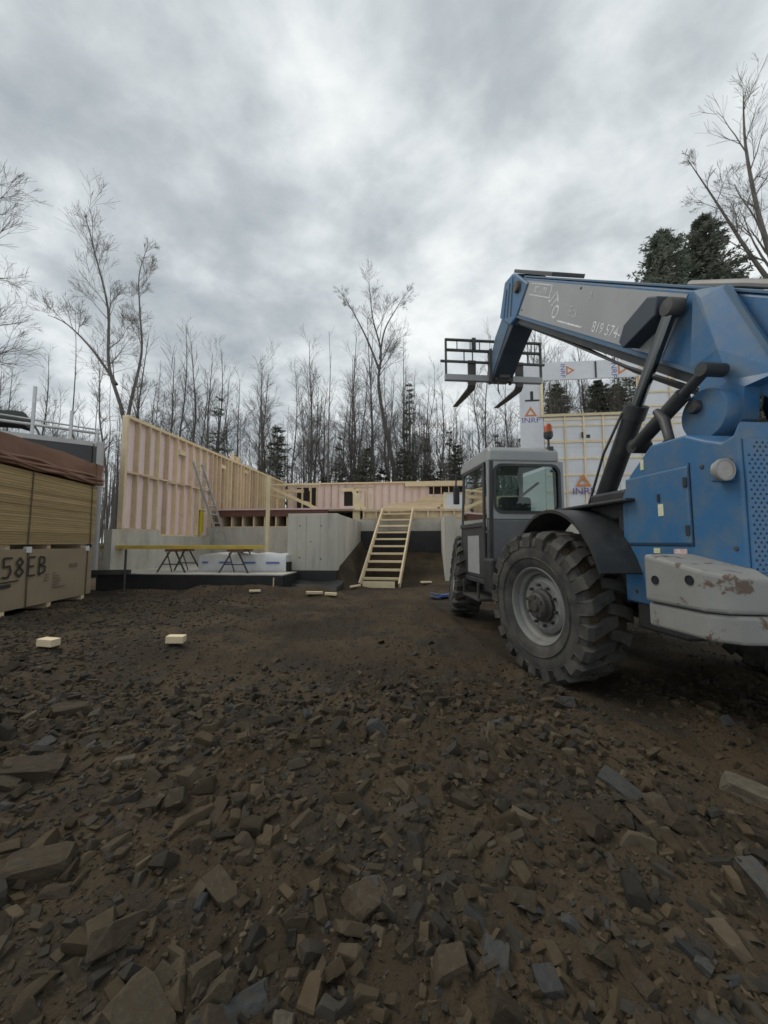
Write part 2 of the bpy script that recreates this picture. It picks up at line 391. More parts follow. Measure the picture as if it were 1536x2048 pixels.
def height(x, y):
    x = np.asarray(x, float); y = np.asarray(y, float)
    d = np.hypot(x, y)
    near = 1 - sstep(d, 7, 16)
    h = 0.05 * vnoise(x, y, 0.35, 0) + 0.045 * vnoise(x, y, 0.9, 1)
    h = h + near * (0.032 * vnoise(x, y, 2.3, 2) + 0.024 * np.abs(vnoise(x, y, 5.1, 3)))
    near2 = 1 - sstep(d, 3.0, 7)
    rough = near2 * (0.35 + 0.65 * (1 - sstep(y, 2.6, 4.2)))
    h = h + rough * (0.042 * np.abs(vnoise(x, y, 7.0, 4)) + 0.032 * np.abs(vnoise(x, y, 15.0, 5)) + 0.016 * np.abs(vnoise(x, y, 33.0, 6)) + 0.006 * vnoise(x, y, 61.0, 1)) - rough * 0.03
    b, a = mach_ba(x, y)
    # packed and rutted where the machine drove
    for bc in (0.21, 2.15):
        m = np.exp(-((b - bc) / 0.30) ** 2) * sstep(a, -4.5, -2.0) * (1 - sstep(a, 5, 9))
        h = h * (1 - 0.75 * m) - 0.030 * m * (1 - 0.5 * np.abs(np.sin(a * 16.5)) )
        m2 = np.exp(-((np.abs(b - bc) - 0.36) / 0.10) ** 2) * sstep(a, -4.5, -2.0) * (1 - sstep(a, 5, 9))
        h = h + 0.035 * m2
    # the bank of backfill against the foundation, under the stairs
    u, v = house_uv(x, y)
    bank = 0.80 * sstep(v, 0.9 - 0.9 * (1 - sstep(u, 5.6, 6.1)), 3.9) * sstep(u, 4.9, 5.7) * (1 - sstep(u, 8.2, 9.2)) * (1 - sstep(v, 4.2, 5.0))
    h = h * (1 - 0.5 * sstep(bank, 0, 0.3)) + bank
    heap = (0.40 + 0.20 * np.clip(v, 0, 4)) * np.exp(-(np.maximum(0, np.abs(u - 5.42) - 0.06) / 0.33) ** 2) * sstep(v, 0.05, 0.75) * (1 - sstep(v, 4.0, 4.6))
    h = np.maximum(h, heap + 0.3 * (h - bank))
    # low heap along the left
    h = h + 0.10 * np.exp(-((x + 3.4) / 1.5) ** 2 - ((y - 3.0) / 1.6) ** 2)
    # loose berm the picture is taken over
    h = h + 0.25 * np.exp(-((y - 1.9 - 0.15 * np.sin(x * 1.3 + 0.4)) / np.where(y > 1.9, 0.75, 1.1)) ** 2) * (0.75 + 0.35 * vnoise(x, y, 0.8, 7)) * (1 - 0.75 * sstep(x - 0.25 * y, 0.45, 1.2))
    # lumpy surface of the loose material, ripples of old tracks on the driven part
    h = h + (1 - sstep(d, 4, 9)) * 0.022 * np.abs(vnoise(x, y, 6.3, 5)) + sstep(y, 3.4, 5) * (1 - sstep(y, 8.5, 10)) * (0.018 * np.sin((y + 0.25 * x + 0.5 * vnoise(x, y, 0.7, 3)) * 7.0) + 0.02 * vnoise(x * 0.5, y, 3.3, 6))
    hs = 1 - sstep(u, -0.6, -0.2) * (1 - sstep(u, 4.5, 5.0)) * sstep(v, -0.9, -0.5) * (1 - sstep(v, 12, 13))
    h = h * hs - 0.02 * (1 - hs)
    # dirt pushed up unevenly against the slab edge and the black skirt
    spoil = (0.05 + 0.10 * sstep(u, 0.8, 3.2) + 0.09 * vnoise(x, y, 1.6, 2)) * np.exp(-((v + 0.85) / np.where(v > -0.85, 0.6, 0.40)) ** 2) * sstep(u, -0.6, 0.2) * (1 - sstep(u, 5.2, 6.2))
    h = h + np.maximum(0, spoil) * (1 - sstep(v, -0.62, -0.5) * (1 - sstep(u, 4.5, 4.7)))
    return h - 0.012
NR, NC = 470, 540
rr = 1.15 * (600 / 1.15) ** (np.arange(NR) / (NR - 1.0)) ** 1.0
# denser rows near the camera
tt = np.linspace(0, 1, NR)
rr = 1.15 * (700 / 1.15) ** (0.62 * tt + 0.38 * tt ** 3)
aa = np.tan(np.linspace(-math.atan(2.3), math.atan(2.3), NC))
gx = (rr[:, None] * aa[None, :]); gy = (rr[:, None] - 1.5) + 0 * aa[None, :]
gz = height(gx, gy)
me = bpy.data.meshes.new('ground')
co = np.stack([gx, gy, gz], -1).reshape(-1, 3)
idx = np.arange(NR * NC).reshape(NR, NC)
quads = np.stack([idx[:-1, :-1], idx[:-1, 1:], idx[1:, 1:], idx[1:, :-1]], -1).reshape(-1, 4)
def np_mesh(me, co, faces, k):
    me.vertices.add(len(co)); me.vertices.foreach_set('co', co.astype(np.float32).ravel())
    nf = len(faces)
    me.loops.add(nf * k); me.loops.foreach_set('vertex_index', faces.astype(np.int32).ravel())
    me.polygons.add(nf)
    me.polygons.foreach_set('loop_start', (np.arange(nf) * k).astype(np.int32))
    me.polygons.foreach_set('loop_total', np.full(nf, k, np.int32))
    me.update(calc_edges=True)
    me.shade_flat()
np_mesh(me, co, quads, 4)
me.shade_smooth()
me.materials.append(M['soil'])
ground = bpy.data.objects.new('ground', me); COL.objects.link(ground)
tag(ground, 'dark brown rubble ground of soil, gravel and shale flakes', kind='structure')

# angular shale fragments: a dozen hulls, sized and turned at random
def hull(seed, flat, n=8):
    """angular lump: a skewed block with its corners knocked off"""
    r = random.Random(seed); bm = bmesh.new()
    sk = r.uniform(-0.25, 0.25); tp = r.uniform(0.6, 1.0)
    for sx_ in (-1, 1):
        for sy_ in (-1, 1):
            for sz_ in (-1, 1):
                k_ = tp if sz_ > 0 else 1.0
                x, y, z = 0.5 * sx_ * r.uniform(0.7, 1.0) * k_, 0.37 * sy_ * r.uniform(0.65, 1.0) * k_, 0.5 * flat * sz_ * r.uniform(0.7, 1.0)
                c_ = r.uniform(0.12, 0.42)
                for ax_ in r.sample((0, 1, 2), 3 if n > 10 else 2):
                    q = [x, y, z]; q[ax_] *= 1 - c_; bm.verts.new((q[0] + sk * q[2], q[1] + 0.2 * sk * q[0], q[2] + 0.10 * sk * q[0]))
    res = bmesh.ops.convex_hull(bm, input=bm.verts)
    bmesh.ops.delete(bm, geom=list(set(res['geom_interior']) | set(res['geom_unused'])), context='VERTS')
    bmesh.ops.remove_doubles(bm, verts=bm.verts, dist=0.02)
    bmesh.ops.triangulate(bm, faces=bm.faces)
    bm.verts.index_update()
    v = np.array([w.co[:] for w in bm.verts]); f = np.array([[w.index for w in g.verts] for g in bm.faces])
    bm.free(); return v, f
HULLS = [hull(100 + i, fl) for i, fl in enumerate((0.3, 0.4, 0.45, 0.5, 0.55, 0.6, 0.65, 0.75, 0.35, 0.28, 0.5, 0.7))]
def chip(seed):
    r = random.Random(seed); f_ = r.uniform(0.35, 0.8)
    v = np.array([(0.5*a*r.uniform(0.6, 1.0), 0.38*b*r.uniform(0.55, 1.0), 0.5*f_*c*r.uniform(0.6, 1.0)) for a in (-1, 1) for b in (-1, 1) for c in (-1, 1)])
    f = np.array([(0,1,3),(0,3,2),(4,6,7),(4,7,5),(0,4,5),(0,5,1),(2,3,7),(2,7,6),(0,2,6),(0,6,4),(1,5,7),(1,7,3)]); return v, f
CHIPS = [chip(700 + i) for i in range(10)]
def rot_mats(n, tilt):
    a = rng.uniform(0, 2 * np.pi, n); t = rng.normal(0, tilt, n); p = rng.uniform(0, 2 * np.pi, n)
    ca, sa = np.cos(a), np.sin(a); ct, st = np.cos(t), np.sin(t); cp, sp = np.cos(p), np.sin(p)
    Z = np.zeros(n); O = np.ones(n)
    Rz = np.stack([np.stack([ca, -sa, Z], -1), np.stack([sa, ca, Z], -1), np.stack([Z, Z, O], -1)], 1)
    Rx = np.stack([np.stack([O, Z, Z], -1), np.stack([Z, ct, -st], -1), np.stack([Z, st, ct], -1)], 1)
    Rp = np.stack([np.stack([cp, -sp, Z], -1), np.stack([sp, cp, Z], -1), np.stack([Z, Z, O], -1)], 1)
    return Rp @ Rx @ Rz
def scatter(n, r0, r1, smin, smax, k, tilt):
    """positions (denser near the camera), sizes and colours of loose fragments"""
    r = r0 * (r1 / r0) ** rng.random(n); y = r - 0.4
    x = r * rng.uniform(-1.55, 1.55, n)
    s = (smin * r) * rng.random(n) ** (-1.0 / k); s = np.minimum(s, np.minimum(smax, 0.055 * r + 0.02))
    b, a = mach_ba(x, y)
    packed = np.exp(-((b - 0.21) / 0.4) ** 2) * (a > -2.5)
    s = s * (1 - 0.6 * packed)
    smooth_dirt = sstep(y, 2.5, 3.6) * (1 - 0.8 * sstep(-x, 1.2, 3.4))      # driven-over dirt towards the stairs
    s = s * (1 - 0.62 * smooth_dirt)
    u, v = house_uv(x, y)
    keep = ~((v > -0.75) & (u > -0.4) & (u < 4.7)) & ~((x < -5.9) & (y > 5.4)) & ~((v > 3.9) & (u > 0)) & ~((u > 4.0) & (u < 5.6) & (v > 0.3))
    return x[keep], y[keep], s[keep]
PAL = np.array([(0.112, 0.085, 0.053), (0.092, 0.072, 0.047), (0.080, 0.069, 0.053), (0.062, 0.056, 0.047), (0.068, 0.072, 0.072), (0.140, 0.112, 0.075), (0.120, 0.096, 0.066)])
def frag_mesh(name, sets):
    CO, FA, TI = [], [], []; off = 0
    for x, y, s, tilt, HULLS_ in sets:
        n = len(x); z = height(x, y)
        pick = rng.integers(0, len(HULLS_), n)
        brown = 0.5 + 0.5 * vnoise(x, y, 0.45, 2) + 0.12 * x
        w = np.stack([0.30 + 0.4 * brown, 0.35 + 0.2 * brown, 0.7 - 0.35 * brown, 0.55 - 0.3 * brown, 0.05 + 0 * x, 0.05 + 0 * x, 0.10 + 0.1 * brown], -1).clip(0.01)
        cum = np.cumsum(w / w.sum(1, keepdims=True), 1)
        ci = (rng.random(n)[:, None] > cum).sum(1).clip(0, len(PAL) - 1)
        colr = PAL[ci] * rng.uniform(0.42, 0.92, n)[:, None]
        Rm = rot_mats(n, tilt)
        asp = np.stack([rng.uniform(0.8, 1.5, n), rng.uniform(0.6, 1.1, n), rng.uniform(0.6, 1.2, n)], -1)
        for h, (hv, hf) in enumerate(HULLS_):
            m = np.where(pick == h)[0]
            if len(m) == 0: continue
            P = hv[None] * asp[m][:, None, :] * s[m][:, None, None]
            P = np.einsum('nij,nvj->nvi', Rm[m], P)
            P += np.stack([x[m], y[m], z[m] + 0.0 * s[m]], -1)[:, None, :]
            CO.append(P.reshape(-1, 3)); nv = len(hv)
            FA.append((hf[None] + (np.arange(len(m)) * nv)[:, None, None] + off).reshape(-1, 3)); off += nv * len(m)
            TI.append(np.repeat(colr[m], nv, axis=0))
    co = np.concatenate(CO); fa = np.concatenate(FA); ti = np.concatenate(TI)
    me = bpy.data.meshes.new(name); np_mesh(me, co, fa, 3)
    at = me.color_attributes.new('tint', 'FLOAT_COLOR', 'POINT')
    at.data.foreach_set('color', np.concatenate([ti, np.ones((len(ti), 1))], 1).astype(np.float32).ravel())
    me.materials.append(M['gravel'])
    return me
sets = []
for n, r0, r1, smin, smax, k, tilt, hl in ((50000, 0.9, 13, 0.0038, 0.05, 2.2, 0.6, CHIPS), (11000, 0.9, 8, 0.009, 0.075, 2.4, 0.6, HULLS), (2700, 0.9, 4.2, 0.021, 0.10, 2.5, 0.75, HULLS)):
    sets.append((*scatter(n, r0, r1, smin, smax, k, tilt), tilt, hl))
gravel = bpy.data.objects.new('gravel', frag_mesh('gravel', sets)); COL.objects.link(gravel)
gravel.parent = ground; tag(gravel, kind='stuff')

# the larger stones, one object each
def roughen(hv, hf, seed, amp=0.035):
    bm = bmesh.new(); vs = [bm.verts.new(p) for p in hv]
    for f in hf: bm.faces.new([vs[i] for i in f])
    bmesh.ops.recalc_face_normals(bm, faces=bm.faces)
    bmesh.ops.subdivide_edges(bm, edges=bm.edges, cuts=2, use_grid_fill=True)
    bm.normal_update()
    for w in bm.verts:
        p = w.co * 4.0 + Vector((seed * 3.7, seed, 0)); q = w.co * 11.0 + Vector((seed, 0, seed))
        w.co = w.co + w.normal * (mnoise.noise(p) * amp + mnoise.noise(q) * amp * 0.6)
    bmesh.ops.triangulate(bm, faces=bm.faces); bm.verts.index_update()
    v = np.array([w.co[:] for w in bm.verts]); f = np.array([[w.index for w in g.verts] for g in bm.faces]); bm.free()
    return v, f
STONE_ME = []
for i, (hv, hf) in enumerate([hull(300 + k, fl, 14) for k, fl in enumerate((0.45, 0.5, 0.6, 0.7, 0.75, 0.4, 0.65, 0.3))]):
    for mk in ('stone', 'slate'):
        if mk == 'stone': hv, hf = roughen(hv, hf, i)
        me = bpy.data.meshes.new('stone'); np_mesh(me, hv, hf, 3); me.materials.append(M[mk]); STONE_ME.append(me)
r4 = random.Random(5)
cnt = 0
while cnt < 290:
    r = 0.95 * (5.0 ** (r4.random() ** 1.35)); y = r - 0.25
    x = r4.uniform(-1.12, 1.12) * (y + 0.15)
    b, a = mach_ba(x, y)
    if -0.1 < b < 2.6 and a > -1.5: continue
    s = min(0.14, (0.040 + 0.008 * r) * r4.random() ** -0.34)
    me = STONE_ME[r4.randrange(8) * 2 + (1 if r4.random() < 0.13 else 0)]
    o = bpy.data.objects.new('stone', me); COL.objects.link(o); o.parent = ground
    z = float(height(x, y))
    o.location = (x, y, z - 0.01 * s)
    o.rotation_euler = (r4.gauss(0, 0.45), r4.gauss(0, 0.45), r4.uniform(0, 6.28))
    o.scale = (s * r4.uniform(0.9, 1.4), s * r4.uniform(0.7, 1.1), s * r4.uniform(0.6, 1.1))
    cnt += 1

def seated(x, y):
    """the point of the real surface on the line from the eye to the flat-ground point (x, y)"""
    for i in range(400):
        t = 0.45 + 0.60 * i / 399.0
        if EYE * (1 - t) <= float(height(x * t, y * t)): return x * t, y * t
    return x, y
# stones that stand out singly (position found from where each one lies on the ground)
def rock(x, y, size, sc, mk, label, rz=0.0, tilt=(0, 0), seed=0, sink=0.1):
    x, y = seated(x, y)
    hv, hf = roughen(*hull(900 + seed, 0.6, 14), seed); size *= 0.74
    m_ = MB(); m_.v = [tuple(p) for p in hv]; m_.f = [tuple(int(i) for i in f) for f in hf]
    o = m_.build('rock', M[mk], None)
    z = float(height(x, y))
    o.location = (x, y, z + size * sc[2] * (0.3 - sink - 0.12)); o.rotation_euler = (tilt[0], tilt[1], rz)
    o.scale = (size * sc[0], size * sc[1], size * sc[2])
    return tag(o, label, 'rock', 'loose rocks lying on the rubble')
ROCKS = [
 (1.62, 1.78, 0.30, (1.25, 0.8, 0.8), 'pale_stone', 'large pale angular boulder at the right edge in front of the telehandler', -0.9, (0.25, 0.1), 1),
 (-1.33, 2.05, 0.13, (1.1, 0.8, 0.9), 'pale_stone', 'small pale rounded rock alone on the dark gravel at mid left', 0.3, (0, 0.1), 2),
 (-2.05, 2.62, 0.28, (1.1, 0.8, 0.8), 'stone', 'brown blocky rock at the left edge below the wrapped sheet bundles', 0.8, (0.1, 0.1), 3),
 (-1.72, 1.98, 0.26, (1.4, 0.8, 0.7), 'stone', 'long flat rock at the left edge, level with the small pale rock', 0.1, (0.1, 0.0), 4),
 (-1.20, 1.42, 0.26, (1.3, 0.8, 0.7), 'stone', 'big brown tilted slab at the left edge of the near rubble', 0.4, (0.25, 0.1), 5),
 (-0.355, 1.02, 0.17, (1.4, 0.55, 0.5), 'slate', 'dark charcoal slate slab with a smooth face in the near rubble', 0.55, (0.7, 0.0), 6),
 (-0.235, 0.98, 0.12, (0.7, 1.2, 0.6), 'pale_stone', 'tan upright stone beside the dark charcoal slab', 0.0, (0.5, 0.1), 7),
 (-0.72, 0.84, 0.15, (0.6, 1.5, 0.4), 'slate', 'blue grey slate flake at the bottom left corner, the left one of a pair', -0.5, (0.25, 0.1), 8),
 (-0.62, 0.85, 0.14, (0.6, 1.5, 0.4), 'slate', 'blue grey slate flake at the bottom left corner, the right one of a pair', -0.6, (0.25, -0.1), 9),
 (0.30, 0.80, 0.17, (1.3, 0.9, 0.7), 'slate', 'light grey boulder cut by the bottom edge right of centre', 0.2, (0.1, 0.0), 10),
 (0.42, 1.08, 0.11, (0.8, 1.2, 0.7), 'slate', 'grey rectangular block in the near rubble right of centre', 0.05, (0.2, 0.0), 11),
 (0.86, 1.12, 0.085, (1.1, 0.9, 0.7), 'slate', 'small blue grey cube of slate in the near rubble at the right', 0.6, (0.1, 0.1), 12),
 (-0.04, 1.36, 0.11, (0.9, 1.0, 0.7), 'slate', 'grey square flat stone in the middle of the rubble', 0.3, (0.3, 0.0), 13),
 (-0.005, 0.93, 0.13, (0.28, 1.6, 0.4), 'slate', 'thin upright grey shale splinter near the bottom centre', 0.05, (0.3, 0.0), 14),
]
for x, y, sz, sc, mk, lb, rz, tl, sd_ in ROCKS: rock(x, y, sz, sc, mk, lb, rz, tl, sd_)
o = rock(0.655, 0.895, 0.016, (1, 1, 1), 'white_pebble', 'tiny bright white pebble low at the right of the near rubble', 0, (0, 0), 15, sink=-0.4)
o.name = 'pebble'; o['category'] = 'pebble'

# sawn lumber scraps lying on the rubble
def scrap(x, y, l, w, h, rz, mk, label, name='lumber_offcut', dz=0.0, tilt=0.0):
    x, y = seated(x, y)
    o = MB().box(-l/2, l/2, -w/2, w/2, 0, h).build(name, M[mk], None, bevel=0.004)
    o.location = (x, y, float(height(x, y)) + dz); o.rotation_euler = (tilt, 0.03, rz)
    return tag(o, label, 'offcut', 'lumber offcuts on the ground')
scrap(-3.58, 4.20, 0.17, 0.10, 0.07, -0.15, 'lumber_pale', 'pale sawn lumber offcut at the far left of the dark gravel', dz=0.03)
scrap(-2.29, 4.33, 0.17, 0.10, 0.07, 0.12, 'lumber_pale', 'pale sawn lumber offcut below the left sawhorse, on the dark gravel', dz=0.03)
scrap(-1.50, 8.40, 0.34, 0.10, 0.05, 0.2, 'lumber_pale', 'longer of two thin offcuts below the concrete corner', dz=0.02)
scrap(-1.12, 8.20, 0.24, 0.09, 0.05, -0.15, 'lumber_pale', 'shorter of two thin offcuts below the concrete corner, nearer the stairs', dz=0.02)
scrap(-0.72, 9.75, 0.55, 0.05, 0.04, 1.2, 'lumber_pale', 'thin pale stick lying left of the stair foot', dz=0.02, tilt=0.25)
scrap(1.15, 10.6, 0.30, 0.10, 0.04, 0.4, 'lumber_pale', 'small pale board scrap right of the stair foot', dz=0.03)
scrap(-2.9, 8.75, 0.22, 0.10, 0.04, 0.5, 'lumber_pale', 'small pale scrap before the black slab edge, under the sawhorses', dz=0.02)

# ------------------------------------------------------------------ house under construction
house = empty('house_under_construction', (HO[0], HO[1], 0), HA)
tag(house, 'unfinished house of bare stud walls on a grey concrete foundation', 'house')
FL = 2.25                      # main floor level
rh = random.Random(3)
# --- concrete
bx('garage_slab', M['concrete'], house, -0.10, 4.45, -0.58, 4.0, 0.02, 0.41)
bx('slab_waterproofing', M['membrane'], house, 4.453, 4.50, -0.58, 0.38, -0.1, 0.39)
f = bx('slab_waterproofing', M['membrane'], house, -0.10, 4.47, -0.63, -0.583, -0.1, 0.385)
fw = MB()
fw.prism([(-0.35, 0.30), (4.0, 0.30), (4.0, 1.33), (1.35, 1.33), (1.35, 1.46), (-0.35, 1.46)], -0.20, -0.003, 'x')
fw.build('foundation_wall', M['concrete'], house)
bx('foundation_wall', M['concrete'], house, -0.20, 4.10, 4.003, 4.25, 0.2, 1.66)
# the projecting corner
cb = bx('foundation_corner', M['concrete'], house, 4.18, 5.46, 0.40, 0.66, 0.43, 1.86, bevel=0.012)
for uu in (4.42, 4.66, 5.02, 5.22):      # form-tie ridges and seams
    bx('form_seam', M['concrete'], cb, uu - 0.008, uu + 0.008, 0.392, 0.3995, 0.5, 1.8)
for (uu, zq) in ((4.5, 1.55), (4.5, 0.75), (5.05, 1.55), (5.05, 0.72), (4.78, 1.15)):
    MB().lathe([(0.0005, -0.006), (0.018, -0.006), (0.018, 0.0)], (uu, 0.399, zq), 8, 'y').build('form_tie', M['steel_dark'], cb)
bx('foundation_wall', M['concrete'], house, 4.18, 4.42, 0.663, 4.0, 0.2, 1.84)
bx('foundation_wall', M['concrete'], house, 5.20, 5.458, 0.663, 3.99, 0.2, 1.85)
skirt = MB()
skirt.box(4.15, 5.46, 0.34, 0.388, 0.0, 0.428)
skirt.build('corner_waterproofing', M['membrane'], house)
bx('foundation_wall', M['concrete'], house, 5.20, 9.0, 4.003, 4.25, 0.2, 1.92)
bx('foundation_waterproofing', M['membrane'], house, 5.25, 8.45, 3.96, 3.998, 0.2, 1.52)
bx('foundation_wall', M['concrete'], house, 8.18, 8.46, 1.6, 3.95, -0.1, 1.86)
bx('foundation_wall', M['concrete'], house, 9.003, 17.2, 4.003, 4.25, -0.1, 2.0)
# --- floor over the garage end: joists in a deep dark pocket, rim and insulation edge
deck = bx('floor_deck', M['lumber'], house, 0.02, 10.8, 4.02, 11.8, FL - 0.02, FL + 0.02)
bx('insulation_edge', M['pink_board'], house, 0.10, 5.2, 3.93, 4.6, FL + 0.022, FL + 0.075)
for i in range(11):
    u = 0.35 + i * 0.41
    if u > 4.2: break
    bx('floor_joist', M['lumber'], house, u - 0.022, u + 0.022, 4.06, 7.5, 1.70, FL - 0.022)
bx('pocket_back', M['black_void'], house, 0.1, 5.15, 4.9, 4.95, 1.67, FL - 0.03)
bx('rim_header', M['red_wood'], house, 0.25, 4.3, 3.985, 4.03, 2.05, FL + 0.02)
bx('sill_plate', M['lumber'], house, 0.1, 4.2, 4.005, 4.2, 1.662, 1.70)
# main floor rim: doubled plates with short blocks between
rim = bx('rim_plate', M['lumber'], house, 5.50, 10.8, 4.0, 4.12, 2.19, FL)
bx('rim_plate', M['lumber'], house, 5.50, 10.8, 4.0, 4.12, 1.925, 1.985)
for i in range(12):
    u = 5.55 + i * 0.44
    bx('rim_block', M['lumber_pale'], house, u - 0.025, u + 0.025, 4.01, 4.11, 1.988, 2.187)
bx('rim_board', M['lumber'], house, 5.5, 10.8, 4.13, 4.16, 1.93, FL - 0.025)

# --- left stud wall
TOP, BOT = 4.45, 1.34
lw = bx('left_wall', M['sheathing'], house, -0.175, -0.155, -0.02, 11.6, BOT - 0.02, TOP - 0.02)
def stud(parent, u0, u1, v0, v1, z0, z1, mk=None): return bx('stud', M[mk or ('lumber' if rh.random() < 0.7 else 'lumber_pale')], parent, u0, u1, v0, v1, z0, z1)
v = 0.0; k = 0
while v < 11.5:
    z0 = 1.50 if v < 1.36 else 1.37
    step = 0.405 if v < 3.9 else 0.27
    if not (3.30 < v < 3.75):
        jit = rh.uniform(-0.01, 0.01)
        stud(lw, -0.152, -0.012, v + jit, v + jit + 0.038, z0 + 0.002, TOP - 0.082)
        if v > 3.9 and k % 3 == 0: stud(lw, -0.152, -0.012, v + jit + 0.04, v + jit + 0.078, z0 + 0.002, TOP - 0.082)
    else:
        stud(lw, -0.152, -0.012, v, v + 0.038, 2.28, TOP - 0.082)
    v += step; k += 1
stud(lw, -0.152, -0.012, -0.042, -0.004, 1.50, TOP - 0.082, 'lumber_pale')
bx('top_plate', M['lumber_pale'], lw, -0.155, -0.008, -0.045, 11.6, TOP - 0.08, TOP - 0.042)
bx('top_plate', M['lumber'], lw, -0.155, -0.008, -0.02, 11.6, TOP - 0.04, TOP - 0.002)
bx('bottom_plate', M['lumber'], lw, -0.155, -0.010, -0.045, 1.34, 1.462, 1.50)
bx('bottom_plate', M['lumber'], lw, -0.155, -0.010, 1.36, 3.25, 1.332, 1.37)
bx('bottom_plate', M['lumber'], lw, -0.155, -0.010, 3.80, 11.6, 1.332, 1.37)
# blocking row, stepping between the studs
v = 0.04
while v < 3.9:
    bx('blocking', M['lumber'], lw, -0.150, -0.006, v, v + 0.362, 2.945 + rh.uniform(-0.03, 0.03), 2.985 + rh.uniform(0, 0.015)); v += 0.405
bx('header', M['lumber_pale'], lw, -0.150, -0.004, 3.28, 3.82, 2.24, 2.279)
for vv, zt in ((2.1, 3.9), (4.6, 3.95), (6.5, 4.1)):
    bx('blocking', M['lumber_pale'], lw, -0.148, -0.003, vv, vv + 0.36, zt, zt + 0.14)
# short cripple studs standing above the plate
for vv in (5.55, 5.72, 5.9, 6.05):
    bx('stud', M['lumber_pale'], lw, -0.15, -0.012, vv, vv + 0.038, TOP, TOP + rh.uniform(0.12, 0.3))
# cross wall at the far end of the garage bay, with window and raking brace
cw = empty('cross_wall', parent=house)
for i in range(6):
    u = 0.05 + i * 0.42
    if i in (2, 3): continue
    stud(cw, u, u + 0.038, 8.9, 9.04, FL + 0.06, 3.9 - 0.0 * i)
bx('top_plate', M['lumber_pale'], cw, 0.0, 2.6, 8.89, 9.05, 3.902, 3.98)
bx('window_header', M['lumber'], cw, 0.8, 1.8, 8.9, 9.04, 3.55, 3.7)
MB().beam((0.1, 8.8, 3.85), (3.4, 8.2, 2.36), 0.04, 0.14).build('raking_brace', M['lumber_pale'], cw)
MB().beam((0.2, 8.75, 3.45), (2.2, 8.7, 3.0), 0.04, 0.10).build('raking_brace', M['lumber_pale'], cw)
# back wall
bw = bx('back_wall', M['sheathing'], house, 0.0, 10.8, 11.86, 11.88, FL, 4.36)
for i in range(27):
    u = 0.02 + i * 0.405
    if 3.2 < u < 4.0 or 5.0 < u < 5.2 or 0.5 < u < 1.5: 
        stud(bw, u, u + 0.038, 11.70, 11.84, 4.0, 4.32); continue
    stud(bw, u, u + 0.038, 11.70, 11.84, FL + 0.06, 4.32, 'lumber_pale' if i % 4 == 0 else None)
bx('top_plate', M['lumber_pale'], bw, -0.02, 10.8, 11.69, 11.90, 4.362, 4.44)
bx('bottom_plate', M['lumber'], bw, 0.0, 10.8, 11.69, 11.85, FL + 0.021, FL + 0.058)
bx('window_header', M['lumber_pale'], bw, 3.1, 4.2, 11.66, 11.69, 3.95, 4.12)
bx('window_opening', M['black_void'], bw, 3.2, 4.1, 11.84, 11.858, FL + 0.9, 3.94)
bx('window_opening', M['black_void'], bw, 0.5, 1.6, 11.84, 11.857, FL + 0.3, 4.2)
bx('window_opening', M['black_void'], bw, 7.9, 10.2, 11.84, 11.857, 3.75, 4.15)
bx('top_beam', M['lumber_pale'], bw, 6.6, 10.8, 11.6, 11.68, 4.16, 4.42)
# short stub wall at the head of the stairs
sw = empty('stub_wall', parent=house)
for u in (5.15, 5.32, 5.52, 5.72):
    stud(sw, u, u + 0.04, 4.25, 4.39, FL + 0.06, 3.05 - (u - 5.15) * 0.35, 'lumber_pale')
bx('bottom_plate', M['lumber_pale'], sw, 5.1, 5.85, 4.24, 4.40, FL + 0.022, FL + 0.06)
bx('top_plate', M['lumber_pale'], sw, 5.1, 5.85, 4.24, 4.40, 3.06, 3.10)
MB().beam((5.15, 4.2, 2.95), (5.75, 4.18, 1.95), 0.04, 0.13).build('raking_brace', M['lumber_pale'], sw)
bx('stair_landing_panel', M['lumber_pale'], sw, 5.14, 5.40, 4.17, 4.20, 1.86, 2.86)
# --- tall white wall behind the machine
ww = empty('white_gable_wall', parent=house)
WV = 4.5
def wpanel(u0, u1, z0, z1, dv=0.0):
    return bx('white_panel', M['white_panel'], ww, u0, u1, WV + 0.05 + dv, WV + 0.10 + dv, z0, z1)
zs = [2.02, 3.2, 4.4, 5.46]
for a_, b_ in zip(zs[:-1], zs[1:]):
    for u0, u1 in ((11.0, 11.78), (11.79, 14.2), (14.21, 17.1)): wpanel(u0, u1 - 0.004, a_, b_ - 0.004)
wpanel(11.0, 11.78, 5.463, 6.8); wpanel(11.0, 11.78, 6.803, 7.44)
wpanel(11.783, 14.2, 6.80, 7.44); wpanel(14.203, 17.1, 6.80, 7.40)
wpanel(15.0, 17.1, 5.463, 6.797)
bx('side_panel', M['white_panel'], ww, 17.0, 17.1, WV + 0.11, 11.0, 2.0, 7.2)
# strapping lattice
for i, z in enumerate((2.25, 2.82, 3.40, 3.97, 4.55, 5.12, 5.34)):
    bx('strapping', M['lumber_pale'], ww, 11.80, 17.05, WV + 0.022, WV + 0.045, z, z + (0.062 if i != 4 else 0.085))
for z in (5.72, 6.2, 6.66, 7.1):
    bx('strapping', M['lumber_pale'], ww, 15.02, 17.05, WV + 0.022, WV + 0.045, z, z + 0.062)
for u in (12.45, 13.07, 13.7, 14.95, 15.9, 16.8):
    bx('upright_strap', M['lumber_pale'], ww, u, u + 0.05, WV, WV + 0.02, 2.03, 5.5 if u < 14.9 else 7.1)
bx('window_sill', M['lumber_pale'], ww, 11.66, 14.99, WV - 0.03, WV + 0.17, 5.468, 5.56)
bx('window_jamb', M['lumber_pale'], ww, 11.70, 11.777, WV - 0.02, WV + 0.046, 5.563, 6.797)
bx('window_jamb', M['lumber_pale'], ww, 14.93, 14.996, WV - 0.02, WV + 0.16, 5.563, 6.797)
